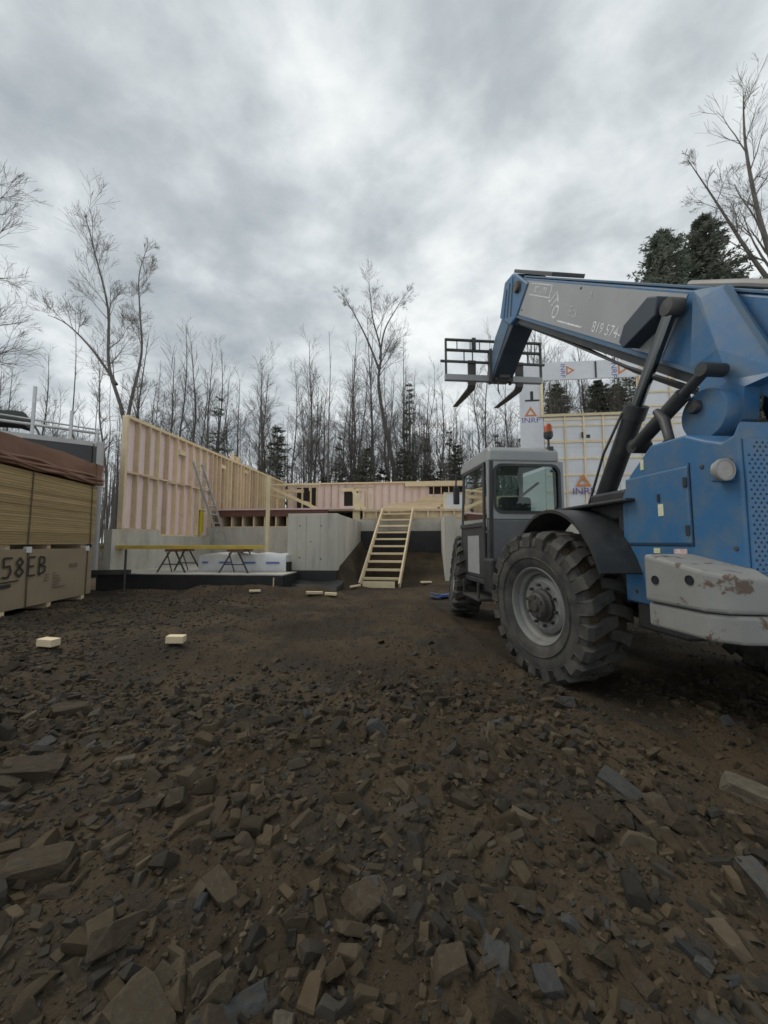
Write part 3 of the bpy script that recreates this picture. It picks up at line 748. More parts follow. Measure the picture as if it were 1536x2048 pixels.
wl = bx('window_frame_line', M['steel_dark'], ww, 13.55, 13.60, WV + 0.02, WV + 0.047, 6.82, 7.40)
bx('black_tape', M['black_ink'], ww, 11.18, 11.66, WV + 0.042, WV + 0.047, 6.06, 6.12)
bx('black_tape', M['black_ink'], ww, 11.36, 11.46, WV + 0.041, WV + 0.046, 6.12, 6.42)
bx('black_tape', M['black_ink'], ww, 13.0, 13.06, WV - 0.012, WV - 0.006, 4.70, 4.90)
bx('black_tape', M['black_ink'], ww, 13.18, 13.30, WV + 0.04, WV + 0.046, 4.70, 4.82)
def logo(u, z, s, rot=0.0, chars='INRF', dv=0.0):
    """orange triangle outline over purple lettering, printed on the panels"""
    y = WV + 0.0465 + dv
    ca, sa = math.cos(rot), math.sin(rot)
    def Q(a, b): return (u + a * ca - b * sa, y, z + a * sa + b * ca)
    outer = [(-0.42, 0.12), (0.42, 0.12), (0.0, 0.80)]; inner = [(-0.22, 0.24), (0.20, 0.24), (0.0, 0.56)]
    m_ = MB(); vs = [Q(a*s, b*s) for a, b in outer] + [Q(a*s, b*s) for a, b in inner]
    m_.add(vs, [(0,1,4,3),(1,2,5,4),(2,0,3,5)]); m_.build('printed_triangle', M['orange_ink'], ww)
    Mt = basis(Q(0, -0.16*s), (ca, 0, sa), (-sa, 0, ca))
    text('printed_lettering', chars, 0.52*s, M['purple_ink'], ww, Mt, sx=1.1)
logo(11.36, 5.46, 0.52)
logo(13.0, 2.95, 0.62, chars='INRF', dv=-0.06)
logo(12.55, 7.12, 0.42, -1.57)
logo(14.25, 7.10, 0.50, -1.57)
logo(16.6, 6.9, 0.45, 0.1)

# ------------------------------------------------------------------ site stairs
stairs = empty('site_stairs', (HO[0] + HR[0]*6.47 + HF[0]*1.0, HO[1] + HR[1]*6.47 + HF[1]*1.0, 0), HA - R_(5))
tag(stairs, 'pale open lumber stairs with ten treads climbing to the floor deck', 'stairs')
NS = 10; RUN, RISE = 2.98, 2.16
for sx_ in (-0.52, 0.52):
    MB().beam((sx_, -0.12, 0.02), (sx_, RUN, RISE + 0.06), 0.042, 0.19).build('stringer', M['lumber_pale'], stairs)
for i in range(NS):
    t = (i + 0.8) / (NS + 0.15)
    bx('tread', M['lumber_pale'], stairs, -0.497, 0.497, RUN * t - 0.13, RUN * t + 0.11, RISE * t - 0.026, RISE * t + 0.026)
bx('kick_board', M['lumber_pale'], stairs, -0.42, 0.42, -0.22, -0.18, -0.02, 0.14)

# ------------------------------------------------------------------ stacked lumber on the deck
def hpos(u, v, z): return (HO[0] + HR[0]*u + HF[0]*v, HO[1] + HR[1]*u + HF[1]*v, z)
def pile(u, v, z, L, rows, label, bw_=0.14, bh=0.045, yaw=0.0, mk='lumber'):
    p = empty('lumber_pile', hpos(u, v, z), HA + yaw); tag(p, label, 'lumber', 'lumber piles on the floor deck')
    for r, n in enumerate(rows):
        for i in range(n):
            x0 = -L/2 + rh.uniform(-0.06, 0.06) + r * 0.05; y0 = (i - n/2) * (bw_ + 0.006)
            bx('board', M[mk if rh.random() < 0.6 else 'lumber_pale'], p, x0, x0 + L, y0, y0 + bw_, r * (bh + 0.004), r * (bh + 0.004) + bh)
    return p
pile(7.15, 4.65, FL + 0.022, 1.9, (4, 4, 4, 3, 2), 'low pile of boards on the deck edge right at the head of the stairs')
pile(7.8, 5.9, FL + 0.022, 2.6, (4, 4, 4, 4, 4, 4, 4, 3, 3), 'taller pile of long boards on the deck behind the low pile')
pile(8.9, 8.3, FL + 0.022, 4.2, (3,) * 14, 'tallest lumber stack on the deck, in front of the back wall', bh=0.06)
pp = empty('leaning_panel', hpos(8.75, 4.42, FL + 0.022), HA); tag(pp, 'pale board panel standing on the deck just left of the cab', 'panel')
bx('panel', M['white_panel'], pp, -0.38, 0.42, 0.0, 0.05, 0, 0.55)
bx('frame', M['lumber_pale'], pp, -0.44, -0.382, -0.01, 0.06, 0, 0.60); bx('frame', M['lumber_pale'], pp, 0.422, 0.48, -0.01, 0.06, 0, 0.60)
bx('frame', M['lumber_pale'], pp, -0.38, 0.42, -0.01, 0.06, 0.552, 0.60)

# prop post, ladder, sawhorses, beam, bundle
o = MB().box(-0.045, 0.045, -0.045, 0.045, 0, 2.62).build('prop_post', M['lumber_pale'], None, bevel=0.004)
o.location = hpos(3.18, 1.5, 0.41); o.rotation_euler = (0, 0, HA)
tag(o, 'single pale upright lumber post standing in the open garage bay', 'post')
lad = empty('extension_ladder', hpos(0.0, 0.0, 0), HA)
tag(lad, 'grey aluminium ladder leaning on the left stud wall', 'ladder')
p0, p1 = Vector((1.05, 4.0 - 0.55, 0.415)), Vector((0.02, 3.05, 3.80))
side = Vector((0.12, 0.95, 0.0)).normalized() * 0.21
for s_ in (-1, 1):
    MB().beam(p0 + side * s_, p1 + side * s_, 0.028, 0.075, up=(1, 0, 0.3)).build('rail', M['aluminium'], lad)
for i in range(11):
    t = (i + 0.7) / 11.6; q = p0.lerp(p1, t)
    MB().tube([q - side * 0.93, q + side * 0.93], 0.017, 6).build('rung', M['aluminium'], lad)
o = empty('yellow_level_case', hpos(-0.06, 3.52, 1.375), HA); tag(o, 'bright yellow tool leaning in the opening of the left stud wall', 'tool')
bx('body', M['yellow_tool'], o, -0.03, 0.03, -0.10, 0.02, 0.0, 0.86, bevel=0.008); bx('grip', M['yellow_tool'], o, -0.02, 0.025, 0.06, 0.12, 0.1, 0.8, bevel=0.008)
bx('cross_bar', M['black_paint'], o, -0.012, 0.012, 0.02, 0.06, 0.25, 0.32); bx('cross_bar', M['black_paint'], o, -0.012, 0.012, 0.02, 0.06, 0.6, 0.67)
def sawhorse(u, v, label):
    p = empty('sawhorse', hpos(u, v, 0.41), HA)
    tag(p, label, 'sawhorse', 'sawhorses under the yellow beam')
    bx('top_rail', M['red_wood'], p, -0.17, 0.17, -0.34, 0.34, 0.50, 0.56, bevel=0.006)
    for y in (-0.28, 0.28):
        for s_ in (-1, 1):
            MB().beam((0.08 * s_, y, 0.50), (0.36 * s_, y * 1.15, 0.0), 0.03, 0.03).build('leg', M['steel_dark'], p)
        MB().beam((-0.25, y * 1.1, 0.2), (0.25, y * 1.1, 0.2), 0.02, 0.025).build('brace', M['steel_dark'], p)
        MB().beam((-0.14, y * 1.05, 0.48), (0.02, y * 1.13, 0.02), 0.02, 0.02).build('strut', M['steel_dark'], p)
    return p
sawhorse(1.58, -0.02, 'left sawhorse with red top and splayed legs on the slab edge')
sawhorse(3.15, -0.02, 'right sawhorse with red top, standing in front of the white wrapped bundle')
o = MB().beam((-0.42, -0.1, 1.015), (3.72, -0.02, 1.015), 0.24, 0.088).build('laminated_beam', M['yellow_beam'], None, bevel=0.004)
o.location = (HO[0], HO[1], 0); o.rotation_euler = (0, 0, HA)
tag(o, 'long yellow beam lying across the two sawhorses', 'beam')
ib = empty('wrapped_bundle', hpos(3.1, 0.42, 0.412), HA)
tag(ib, 'white plastic wrapped bundle with blue print lying on the slab', 'bundle')
m_ = MB(); 
nseg = 14
for i in range(nseg + 1):
    x = -1.14 + 2.28 * i / nseg; e = 0.02 * math.sin(i * 1.7) + (0.05 if i in (0, nseg) else 0)
    prof = [(-0.28, 0.0), (-0.31 + e, 0.06), (-0.31 + e, 0.36 - e), (-0.26, 0.44 - e), (0.26, 0.45 - e), (0.30, 0.38), (0.30, 0.0)]
    for (yy, z_) in prof: m_.v.append((x, yy, z_))
for i in range(nseg):
    for j in range(7): m_.f.append((i*7+j, i*7+(j+1)%7, (i+1)*7+(j+1)%7, (i+1)*7+j))
m_.f.append(tuple(range(7))); m_.f.append(tuple(nseg*7 + j for j in range(7)))
m_.build('wrapping', M['plastic_white'], ib, smooth=50)
for xx, ww_ in ((-1.0, 0.16), (-0.55, 0.30), (0.05, 0.34), (0.66, 0.34)):
    bx('blue_print', M['blue_ink'], ib, xx, xx + ww_, -0.336, -0.332, 0.20, 0.245)
bx('dark_end', M['black_void'], ib, 1.09, 1.20, -0.25, 0.2, 0.02, 0.24)
# membrane flap left on the ground at the concrete corner
mf = MB()
for i in range(9):
    t = i / 8; x = -0.65 + 1.35 * t
    for (yy, z_) in ((0.28, 0.22 + 0.02 * math.sin(t * 9)), (0.05, 0.17), (-0.15, 0.15 + 0.03 * math.sin(t * 5)), (-0.28, 0.05), (-0.26, 0.0), (0.28, 0.0)):
        mf.v.append((x + 0.05 * math.sin(yy * 9), yy, z_))
for i in range(8):
    for j in range(6): mf.f.append((i*6+j, i*6+(j+1)%6, (i+1)*6+(j+1)%6, (i+1)*6+j))
mf.f.append(tuple(range(6))); mf.f.append(tuple(48 + j for j in range(6)))
o = mf.build('membrane_roll', M['membrane'], None, smooth=60); o.location = hpos(4.95, -0.05, -0.02); o.rotation_euler = (0, 0, HA)
tag(o, 'crumpled black membrane roll on the ground below the concrete corner', 'membrane')
st = empty('anchor_stake', hpos(4.33, -0.85, 0.0), HA); tag(st, 'thin pale marker stake on a dark foot before the black slab edge', 'stake')
MB().tube([(0, 0, 0), (0.01, 0, 0.36)], 0.013, 6).build('rod', M['lumber_pale'], st)
bx('foot', M['steel_dark'], st, -0.16, 0.16, -0.06, 0.06, -0.02, 0.03, bevel=0.01)
bp = MB(); rp = random.Random(2)
for i in range(7): bp.beam((rp.uniform(-0.2, 0.2), rp.uniform(-0.1, 0.1), rp.uniform(0, 0.1)), (rp.uniform(-0.25, 0.25), rp.uniform(-0.12, 0.12), rp.uniform(0.02, 0.14)), 0.12, 0.01)
o = bp.build('plastic_scrap', M['blue_plastic'], None); o.location = (1.18, 8.0, float(height(1.18, 8.0)))
tag(o, 'crumpled blue plastic scrap on the ground left of the front wheel', 'plastic')

# ------------------------------------------------------------------ sheet bundles at the left
SA = R_(8.59)
def spos(x, y, z): return (-6.06 + math.cos(SA)*x - math.sin(SA)*y, 8.04 + math.sin(SA)*x + math.cos(SA)*y, z)
def bundle(name, z0, label):
    p = empty(name, spos(0, 0, z0), SA); tag(p, label, 'bundle', 'stacked sheet bundles'); return p
lo = bundle('wrapped_sheet_bundle', 0.06, 'lower kraft paper wrapped sheet bundle with black handwriting')
def soft_box(x0, x1, y0, y1, z0, z1, n=10, amp=0.012, seed=0):
    m_ = MB(); rr_ = random.Random(seed); 
    bm = bmesh.new(); bmesh.ops.create_cube(bm, size=1.0)
    bmesh.ops.subdivide_edges(bm, edges=bm.edges, cuts=n, use_grid_fill=True)
    for w in bm.verts:
        p = w.co; q = Vector((x0 + (p.x+.5)*(x1-x0), y0 + (p.y+.5)*(y1-y0), z0 + (p.z+.5)*(z1-z0)))
        d = mnoise.noise_vector(q * 2.1 + Vector((seed * 7.7, 0, 0))) * amp + mnoise.noise_vector(q * 6.0 + Vector((seed, 0, 0))) * amp * 0.5
        w.co = q + d
    m_.v = [tuple(w.co) for w in bm.verts]; bm.verts.index_update(); m_.f = [tuple(w.index for w in fc.verts) for fc in bm.faces]
    bm.free(); return m_
soft_box(-1.22, -0.0, -2.44, 0.0, 0.03, 0.96, 9, 0.010, 1).build('wrapping', M['kraft'], lo, bevel=0.0, smooth=40, fix=False)
for y in (-2.2, -1.2, -0.25): bx('skid', M['lumber'], lo, -1.2, 0.0, y - 0.045, y + 0.045, -0.07, 0.028)
def strap(par, y0, y1, z0, z1): MB().beam((0.016, y0, z0), (0.016, y1, z1), 0.022, 0.006, up=(1, 0, 0)).build('strap', M['strap'], par)
strap(lo, -1.76, -1.78, 0.03, 0.97); strap(lo, -0.20, -0.19, 0.03, 0.97)
for y in (-1.76, -0.20): bx('corner_guard', M['plastic_white'], lo, -0.05, 0.022, y - 0.05, y + 0.05, 0.90, 1.0, bevel=0.01)
# handwriting A58EB and the small print
def stroke(par, pts, w=0.03, mk='black_ink'):
    m_ = MB()
    for a_, b_ in zip(pts[:-1], pts[1:]): m_.beam((0.020, a_[0], a_[1]), (0.020, b_[0], b_[1]), w, 0.004, up=(1, 0, 0))
    m_.build('handwriting', M[mk], par, fix=False)
gl = {'A': [[(0, 0), (0.4, 1), (0.8, 0)], [(0.15, 0.4), (0.7, 0.4)]],
      '5': [[(0.8, 1), (0.1, 1), (0.1, 0.55), (0.6, 0.6), (0.75, 0.3), (0.5, 0), (0.0, 0.05)]],
      '8': [[(0.4, 0.52), (0.1, 0.75), (0.4, 1), (0.7, 0.75), (0.4, 0.52), (0.05, 0.25), (0.4, 0), (0.75, 0.25), (0.4, 0.52)]],
      'E': [[(0.75, 1), (0.1, 1), (0.1, 0), (0.8, 0)], [(0.1, 0.5), (0.65, 0.5)]],
      'B': [[(0.1, 0), (0.1, 1), (0.6, 0.95), (0.65, 0.65), (0.1, 0.52), (0.7, 0.45), (0.7, 0.15), (0.1, 0)]]}
yy = -2.52
for ch in 'A58EB':
    for pl in gl[ch]: stroke(lo, [(yy + p[0]*0.22, 0.53 + p[1]*0.30) for p in pl])
    yy += 0.245
stroke(lo, [(-2.4, 0.46), (-1.95, 0.475)], 0.02); stroke(lo, [(-2.4, 0.40), (-2.1, 0.41)], 0.05)
for i in range(3): stroke(lo, [(-1.36, 0.52 - i*0.05), (-1.28, 0.52 - i*0.05)], 0.018, 'grey_ink')
for i in range(6): stroke(lo, [(-1.16, 0.53 - i*0.05), (-1.16 + (0.08, 0.17, 0.2, 0.2, 0.15, 0.34)[i], 0.53 - i*0.05)], 0.016, 'grey_ink')
for i in range(5): stroke(lo, [(-0.72 + i*0.05, 0.60), (-0.72 + i*0.05, 0.68)], 0.02, 'grey_ink')
up = bundle('strand_board_bundle', 1.10, 'upper bundle of bare strand board sheets with tight straps')
nsh = 30; shh = 1.20 / nsh
for i in range(nsh):
    j = rh.uniform(-0.007, 0.007)
    bx('sheet', M['osb'], up, -1.22, j, -2.44 + rh.uniform(-0.01, 0.01), 0.03 + rh.uniform(-0.012, 0.012), i*shh, (i+1)*shh - 0.003)
for y in (-2.1, -1.2, -0.25): bx('spacer', M['lumber'], up, -1.2, -0.06, y - 0.045, y + 0.045, -0.078, -0.004)
strap(up, -1.80, -1.78, 0.0, 1.2); strap(up, -0.13, -0.16, 0.0, 1.2)
tp = bundle('tarped_bundle', 2.305, 'brown tarp covered bundle on top of the strand board sheets')
soft_box(-1.28, 0.05, -2.6, 0.10, 0.03, 0.46, 12, 0.03, 4).build('tarp', M['brown_wrap'], tp, smooth=60, fix=False)
fold = MB()
for k_ in range(3):
    fold.tube([(0.055 + 0.01*math.sin(i*1.3+k_), -2.6 + 2.7*i/16, 0.07 + 0.05*k_ + 0.02*math.sin(i*0.8 + k_*2)) for i in range(17)], 0.028, 8)
fold.build('tarp_fold', M['brown_wrap'], tp, smooth=60)
MB().beam((0.088, -0.17, 0.0), (0.07, -0.16, 0.45), 0.02, 0.006, up=(1,0,0)).build('strap', M['strap'], tp)

# ------------------------------------------------------------------ work trailer behind the bundles
tr = empty('work_trailer', (-6.40, 8.66, 0), R_(36))
tag(tr, 'tall black work trailer with a white corner post behind the sheet bundles', 'trailer')
bx('body', M['trailer_black'], tr, -4.4, -0.217, 0.0, 1.35, 1.25, 3.36, bevel=0.02)
bx('lower_panel', M['trailer_grey'], tr, -4.4, -0.22, -0.005, 1.355, 0.45, 1.245, bevel=0.01)
cp_ = MB(); cp_.prism([(-0.14, -0.012), (-0.03, -0.012), (0.0, 0.03), (0.0, 0.16), (-0.14, 0.16)], 0.45, 3.42, 'z'); cp_.build('corner_post', M['trailer_white'], tr, bevel=0.03, seg=3)
bx('nose_panel', M['trailer_grey'], tr, -0.215, -0.02, 0.163, 1.34, 0.45, 3.36, bevel=0.01)
bx('trim', M['trailer_white'], tr, -4.4, -0.22, -0.018, 0.0, 3.30, 3.40)
for x in (-3.4, -2.7):
    w_ = MB().lathe([(0.16, -0.09), (0.3, -0.1), (0.34, -0.06), (0.34, 0.06), (0.3, 0.1), (0.16, 0.09)], (x, 0.05, 0.34), 20, 'y', close=True).build('wheel', M['rubber'], tr, smooth=40)
bx('chassis', M['steel_dark'], tr, -4.4, 0.0, 0.05, 1.3, 0.34, 0.447)
MB().beam((-0.1, 0.02, 0.47), (0.60, -0.34, 0.47), 0.10, 0.10).build('tongue', M['steel_dark'], tr)
MB().tube([(0.50, -0.38, 0.02), (0.50, -0.38, 0.98)], 0.024, 8).build('jack', M['steel_dark'], tr)
bx('jack_foot', M['steel_dark'], tr, 0.40, 0.60, -0.48, -0.28, -0.02, 0.03)
MB().tube([(0.50, -0.38, 0.95), (0.50, -0.51, 0.97)], 0.015, 6).build('jack_handle', M['steel_dark'], tr)
rk = empty('roof_rack', parent=tr)
for y in (0.06, 1.25):
    MB().tube([(-4.3, y, 3.62), (-0.1, y, 3.62)], 0.032, 8).build('rail', M['aluminium'], rk)
MB().tube([(-4.3, 0.06, 3.80), (-1.6, 0.06, 3.74), (-0.1, 0.06, 3.70)], 0.02, 6).build('rail', M['aluminium'], rk)
for x in (-3.6, -2.5, -1.25, -0.62, -0.15):
    h_ = {-1.25: 4.45, -0.62: 4.05}.get(x, 3.72)
    MB().tube([(x, 0.06, 3.3), (x, 0.06, h_)], 0.034, 8).build('upright', M['aluminium'], rk)
    MB().tube([(x, 0.06, 3.66), (x, 1.25, 3.66)], 0.024, 6).build('cross_bar', M['aluminium'], rk)
o = soft_box(-2.6, -1.4, 0.3, 1.0, 3.69, 3.92, 6, 0.05, 9).build('rack_load', M['tarp_green'], None, smooth=60, fix=False)
o.location = tr.location; o.rotation_euler = tr.rotation_euler
tag(o, 'dark folded tarp lying on the roof rack of the trailer', 'tarp')

# ------------------------------------------------------------------ telehandler  (local x = right, y = forward, z = up)
T = empty('telehandler', (MO[0], MO[1], 0), MA)
tag(T, 'big blue telehandler with raised boom and empty forks, rear towards the viewer', 'telehandler')
WR = 0.675; WS = 0.92
def wheel_meshes():
    # tyre with two rows of staggered angled lugs
    t = MB()
    prof = [(0.335, -0.155), (0.36, -0.180), (0.42, -0.202), (0.50, -0.212), (0.565, -0.205), (0.605, -0.190), (0.618, -0.16), (0.622, 0.0),
            (0.618, 0.16), (0.605, 0.190), (0.565, 0.205), (0.50, 0.212), (0.42, 0.202), (0.36, 0.180), (0.335, 0.155)]
    t.lathe(prof, (0, 0, 0), 72, 'x')
    for rr_ in (0.44, 0.545):           # moulded rings on the sidewall
        t.lathe([(rr_ - 0.006, -0.205), (rr_, -0.2165), (rr_ + 0.006, -0.205)], (0, 0, 0), 72, 'x')
    nl = 21
    for sgn in (-1, 1):
        for k in range(nl):
            th0 = 2 * math.pi * (k + (0.5 if sgn > 0 else 0)) / nl
            # stations from the centre line out over the shoulder: (x, r_base, r_top, angle offset, half width)
            stn = [(-0.030, 0.615, 0.668, 0.00, 0.045), (0.09, 0.615, 0.675, 0.05, 0.050), (0.192, 0.600, 0.664, 0.125, 0.060), (0.222, 0.545, 0.630, 0.135, 0.058), (0.216, 0.535, 0.560, 0.135, 0.050)]
            o = len(t.v)
            for (x, rb, rt, da, hw) in stn:
                for r_, sg in ((rb, -1), (rt, -0.86), (rt, 0.86), (rb, 1)):
                    a = th0 + da + sg * hw / 0.64
                    t.v.append((sgn * x, r_ * math.cos(a), r_ * math.sin(a)))
            for i in range(len(stn) - 1):
                for j in range(3): t.f.append((o+i*4+j, o+i*4+j+1, o+(i+1)*4+j+1, o+(i+1)*4+j))
            t.f.append((o, o+1, o+2, o+3)); e_ = o + 4*(len(stn)-1); t.f.append((e_, e_+1, e_+2, e_+3))
    tyre = t.mesh('tyre', M['rubber'], True, 28)
    r = MB()
    r.lathe([(0.342, -0.150), (0.352, -0.168), (0.344, -0.178), (0.332, -0.172), (0.318, -0.150), (0.312, -0.120), (0.285, -0.100), (0.275, -0.055), (0.262, -0.050),
             (0.252, -0.085), (0.215, -0.105), (0.19, -0.100), (0.15, -0.095), (0.02, -0.095)], (0, 0, 0), 56, 'x')
    r.lathe([(0.335, 0.155), (0.30, 0.12), (0.25, 0.0), (0.02, 0.0)], (0, 0, 0), 40, 'x')
    rim_ = r.mesh('wheel', M['rim'], True, 30)
    h = MB()
    h.lathe([(0.150, -0.096), (0.148, -0.125), (0.125, -0.138), (0.115, -0.172), (0.10, -0.182), (0.045, -0.184), (0.042, -0.200), (0.001, -0.201)], (0, 0, 0), 28, 'x')
    for k in range(6):
        a = k * math.pi / 3 + 0.3
        h.lathe([(0.016, -0.17), (0.016, -0.192), (0.001, -0.192)], (0, 0.085*math.cos(a), 0.085*math.sin(a)), 6, 'x')
    hub = h.mesh('hub', M['hub'], True, 30)
    n = MB()
    n.lathe([(0.014, -0.09), (0.014, -0.132), (0.001, -0.134)], (0, 0, 0), 6, 'x')
    nut = n.mesh('lug_nut', M['hub'], True, 0)
    md = MB(); nn_ = 150
    for i in range(nn_):
        a = 2 * math.pi * i / nn_
        for j in range(9):
            x = -0.185 + 0.37 * j / 8; r_ = 0.622 + 0.020 * mnoise.noise(Vector((x * 9, math.cos(a) * 5, math.sin(a) * 5))) + (0.010 if j not in (0, 8) else -0.02)
            md.v.append((x, r_ * math.cos(a), r_ * math.sin(a)))
    for i in range(nn_):
        for j in range(8): md.f.append((i*9+j, ((i+1) % nn_)*9+j, ((i+1) % nn_)*9+j+1, i*9+j+1))
    mud = md.mesh('tread_mud', M['soil'], True, 60)
    return tyre, rim_, hub, nut, mud
WM = wheel_meshes()
def wheel(x, y, steer, spin, flip=False):
    w = bpy.data.objects.new('wheel', WM[1]); COL.objects.link(w); w.parent = T
    w.location = (x, y, (WR - 0.012) * WS); w.rotation_mode = 'ZYX'; w.scale = (WS,) * 3
    w.rotation_euler = (spin, 0, steer + (math.pi if flip else 0))
    for nm, me_ in (('tyre', WM[0]), ('hub', WM[2]), ('tread_mud', WM[4])):
        o = bpy.data.objects.new(nm, me_); COL.objects.link(o); o.parent = w
    for k in range(10):
        a = 2 * math.pi * k / 10
        o = bpy.data.objects.new('lug_nut', WM[3]); COL.objects.link(o); o.parent = w
        o.location = (0, 0.182 * math.cos(a), 0.182 * math.sin(a))
    return w
wheel(0.14, 0.10, R_(13), 0.2); wheel(0.27, 2.98, R_(-12), 0.5)
wheel(2.19, 0.0, R_(13), 0.1, True); wheel(2.15, 2.98, R_(-12), 0.9, True)
# chassis, axles
ch = MB(); ch.box(0.78, 1.62, -1.25, 3.3, 0.55, 1.02); ch.box(0.9, 1.5, -1.2, 0.5, 1.02, 1.5)
ch.build('chassis', M['black_paint'], T, bevel=0.015)
for ya in (0.1, 2.98): MB().lathe([(0.10, -0.9), (0.12, -0.4), (0.16, -0.28), (0.24, -0.12), (0.25, 0.0), (0.24, 0.12), (0.16, 0.28), (0.12, 0.4), (0.10, 0.9)], (1.2, ya, 0.64), 16, 'x').build('axle', M['black_paint'], T, smooth=40)
tk = MB(); tk.box(0.28, 0.8, 1.0, 2.3, 0.42, 0.78); tk.build('fuel_tank', M['black_paint'], T, bevel=0.04)
bx('engine_pod', M['blue_dirty'], T, 1.75, 2.3, 0.8, 2.3, 0.5, 1.55, bevel=0.05)
bx('guard_plate', M['black_paint'], T, 0.40, 0.775, -0.95, -0.55, 0.55, 1.25, bevel=0.02)

# --- rear body
BX = 0.385
body = MB()
body.prism([(-0.47, 0.72), (-0.47, 1.44), (-0.56, 1.60), (-0.76, 1.765), (-1.02, 1.76), (-1.14, 1.70), (-1.24, 1.66), (-1.30, 1.68), (-1.335, 1.75), (-1.335, 0.72)], BX, 0.86, 'x')
body = body.build('rear_body', M['blue'], T, bevel=0.05, seg=4)
hood = MB(); hood.prism([(-0.70, 0.72), (-0.70, 1.70), (-1.28, 1.70), (-1.345, 1.62), (-1.345, 0.72)], 0.87, 2.02, 'x')
hood.build('rear_hood', M['blue'], T, bevel=0.04, seg=3)
bx('inner_guard', M['black_paint'], T, BX + 0.02, 0.86, -0.465, -0.40, 0.70, 1.38, bevel=0.01)
door = bx('service_door', M['blue'], T, BX - 0.012, BX + 0.01, -1.035, -0.53, 1.12, 1.575, bevel=0.010)
seam = MB(); seam.box(BX - 0.003, BX + 0.004, -1.045, -1.039, 1.11, 1.59); seam.box(BX - 0.003, BX + 0.004, -1.045, -0.52, 1.108, 1.114)
seam.build('panel_seam', M['hole'], T)
bx('sticker', M['sticker_y'], door, BX - 0.0155, BX - 0.0125, -0.855, -0.815, 1.295, 1.37)
bx('latch', M['black_paint'], door, BX - 0.022, BX - 0.0125, -0.83, -0.815, 1.385, 1.435, bevel=0.003)
bx('sticker', M['sticker_y'], T, BX - 0.004, BX - 0.0005, -0.70, -0.672, 1.615, 1.685)
bx('sticker', M['sticker_w'], T, BX - 0.005, BX - 0.0005, -0.995, -0.905, 1.062, 1.092)
bx('sticker', M['sticker_y'], T, BX - 0.005, BX - 0.0005, -0.80, -0.75, 1.062, 1.095)
for (a_, z_) in ((-0.58, 0.80), (-0.58, 1.02), (-0.75, 1.02), (-1.28, 1.10), (-1.28, 1.55), (-1.12, 1.55)):
    MB().lathe([(0.001, -0.007), (0.011, -0.006), (0.013, 0.0)], (BX, a_, z_), 8, 'x').build('bolt', M['steel_dark'], T)
for (a_, z_) in ((-1.02, 1.20), (-1.02, 1.48)):
    bx('hinge', M['black_paint'], door, BX - 0.020, BX - 0.0125, a_ - 0.012, a_ + 0.012, z_ - 0.03, z_ + 0.03, bevel=0.003)
# perforated panel on the rear face
bx('grille_panel', M['blue'], T, BX + 0.012, 0.86, -1.349, -1.337, 0.98, 1.655, bevel=0.004)
gh = MB(); rows = 30
for i in range(rows):
    z = 1.0 + i * 0.0218
    for k in range(11):
        x = BX + 0.030 + (i % 2) * 0.016 + k * 0.032
        if z > 1.58 and k == 0: continue
        gh.add([(x - 0.0068, -1.3505, z - 0.005), (x + 0.0068, -1.3505, z - 0.005), (x, -1.3505, z + 0.0075)], [(0, 1, 2)])
g_ = gh.build('grille_perforation', M['hole'], T, fix=False); tag(g_, kind='stuff')
# tail lamp
tl = MB().lathe([(0.001, -0.058), (0.046, -0.055), (0.050, -0.045), (0.050, 0.0)], (0, 0, 0), 24, 'y').build('tail_lamp', M['lamp_lens'], T, smooth=40)
tl.location = (0.315, -1.285, 1.497); tl.scale = (1, 0.6, 1)
tr_ = MB().lathe([(0.046, -0.058), (0.052, -0.062), (0.057, -0.058), (0.057, -0.03), (0.046, -0.03)], (0, 0, 0), 24, 'y').build('lamp_ring', M['cw_grey'], tl, smooth=40)
bx('lamp_bracket', M['blue'], T, 0.325, BX + 0.02, -1.30, -1.22, 1.445, 1.545, bevel=0.012)
# counterweight: upper wing, recessed slot, lower bumper across the back
cwp = MB(); cwp.prism([(-1.00, 0.10), (-1.36, 0.10), (-1.44, 0.16), (-1.48, 0.34), (-1.34, 0.42), (-1.00, 0.42)], 0, 1, 'z')
cwp.v = [(y_, x_, (0.80 + (1.065 - 0.80) * z_) if z_ == 0 else 1.068 - 0.10 * max(0, (-x_ - 1.02) / 0.46) ** 1.3) for (x_, y_, z_) in cwp.v]
cwt = cwp.build('counterweight', M['cw_grey'], T, bevel=0.022, seg=3)
cw2 = MB(); cw2.prism([(0.12, -1.00), (0.12, -1.37), (0.20, -1.46), (0.36, -1.485), (2.1, -1.485), (2.28, -1.37), (2.28, -1.0), (2.0, -0.9), (0.45, -0.9)], 0.665, 0.795, 'z')
cw2.build('rear_bumper', M['cw_grey'], T, bevel=0.018, seg=3)
bx('bumper_ledge', M['cw_grey'], T, 0.36, 2.1, -1.47, -1.352, 0.797, 0.865, bevel=0.01)
for (a_, z_) in ((-1.085, 0.925), (-1.30, 0.945)):
    MB().lathe([(0.001, -0.0), (0.022, 0.0), (0.024, -0.004), (0.024, 0.02)], (0.0985, a_, z_), 16, 'x').build('lift_eye', M['hole'], cwt)
# fender over the rear wheel
fd = MB(); arc = []
for i in range(15):
    an = R_(132 - i * (132 - (-8)) / 14.0)
    rad = 0.80
    arc.append((math.cos(an + math.pi) * -rad * -1.0, math.sin(an) * rad + 0.66))
arc = [(-p[0], p[1]) for p in arc]
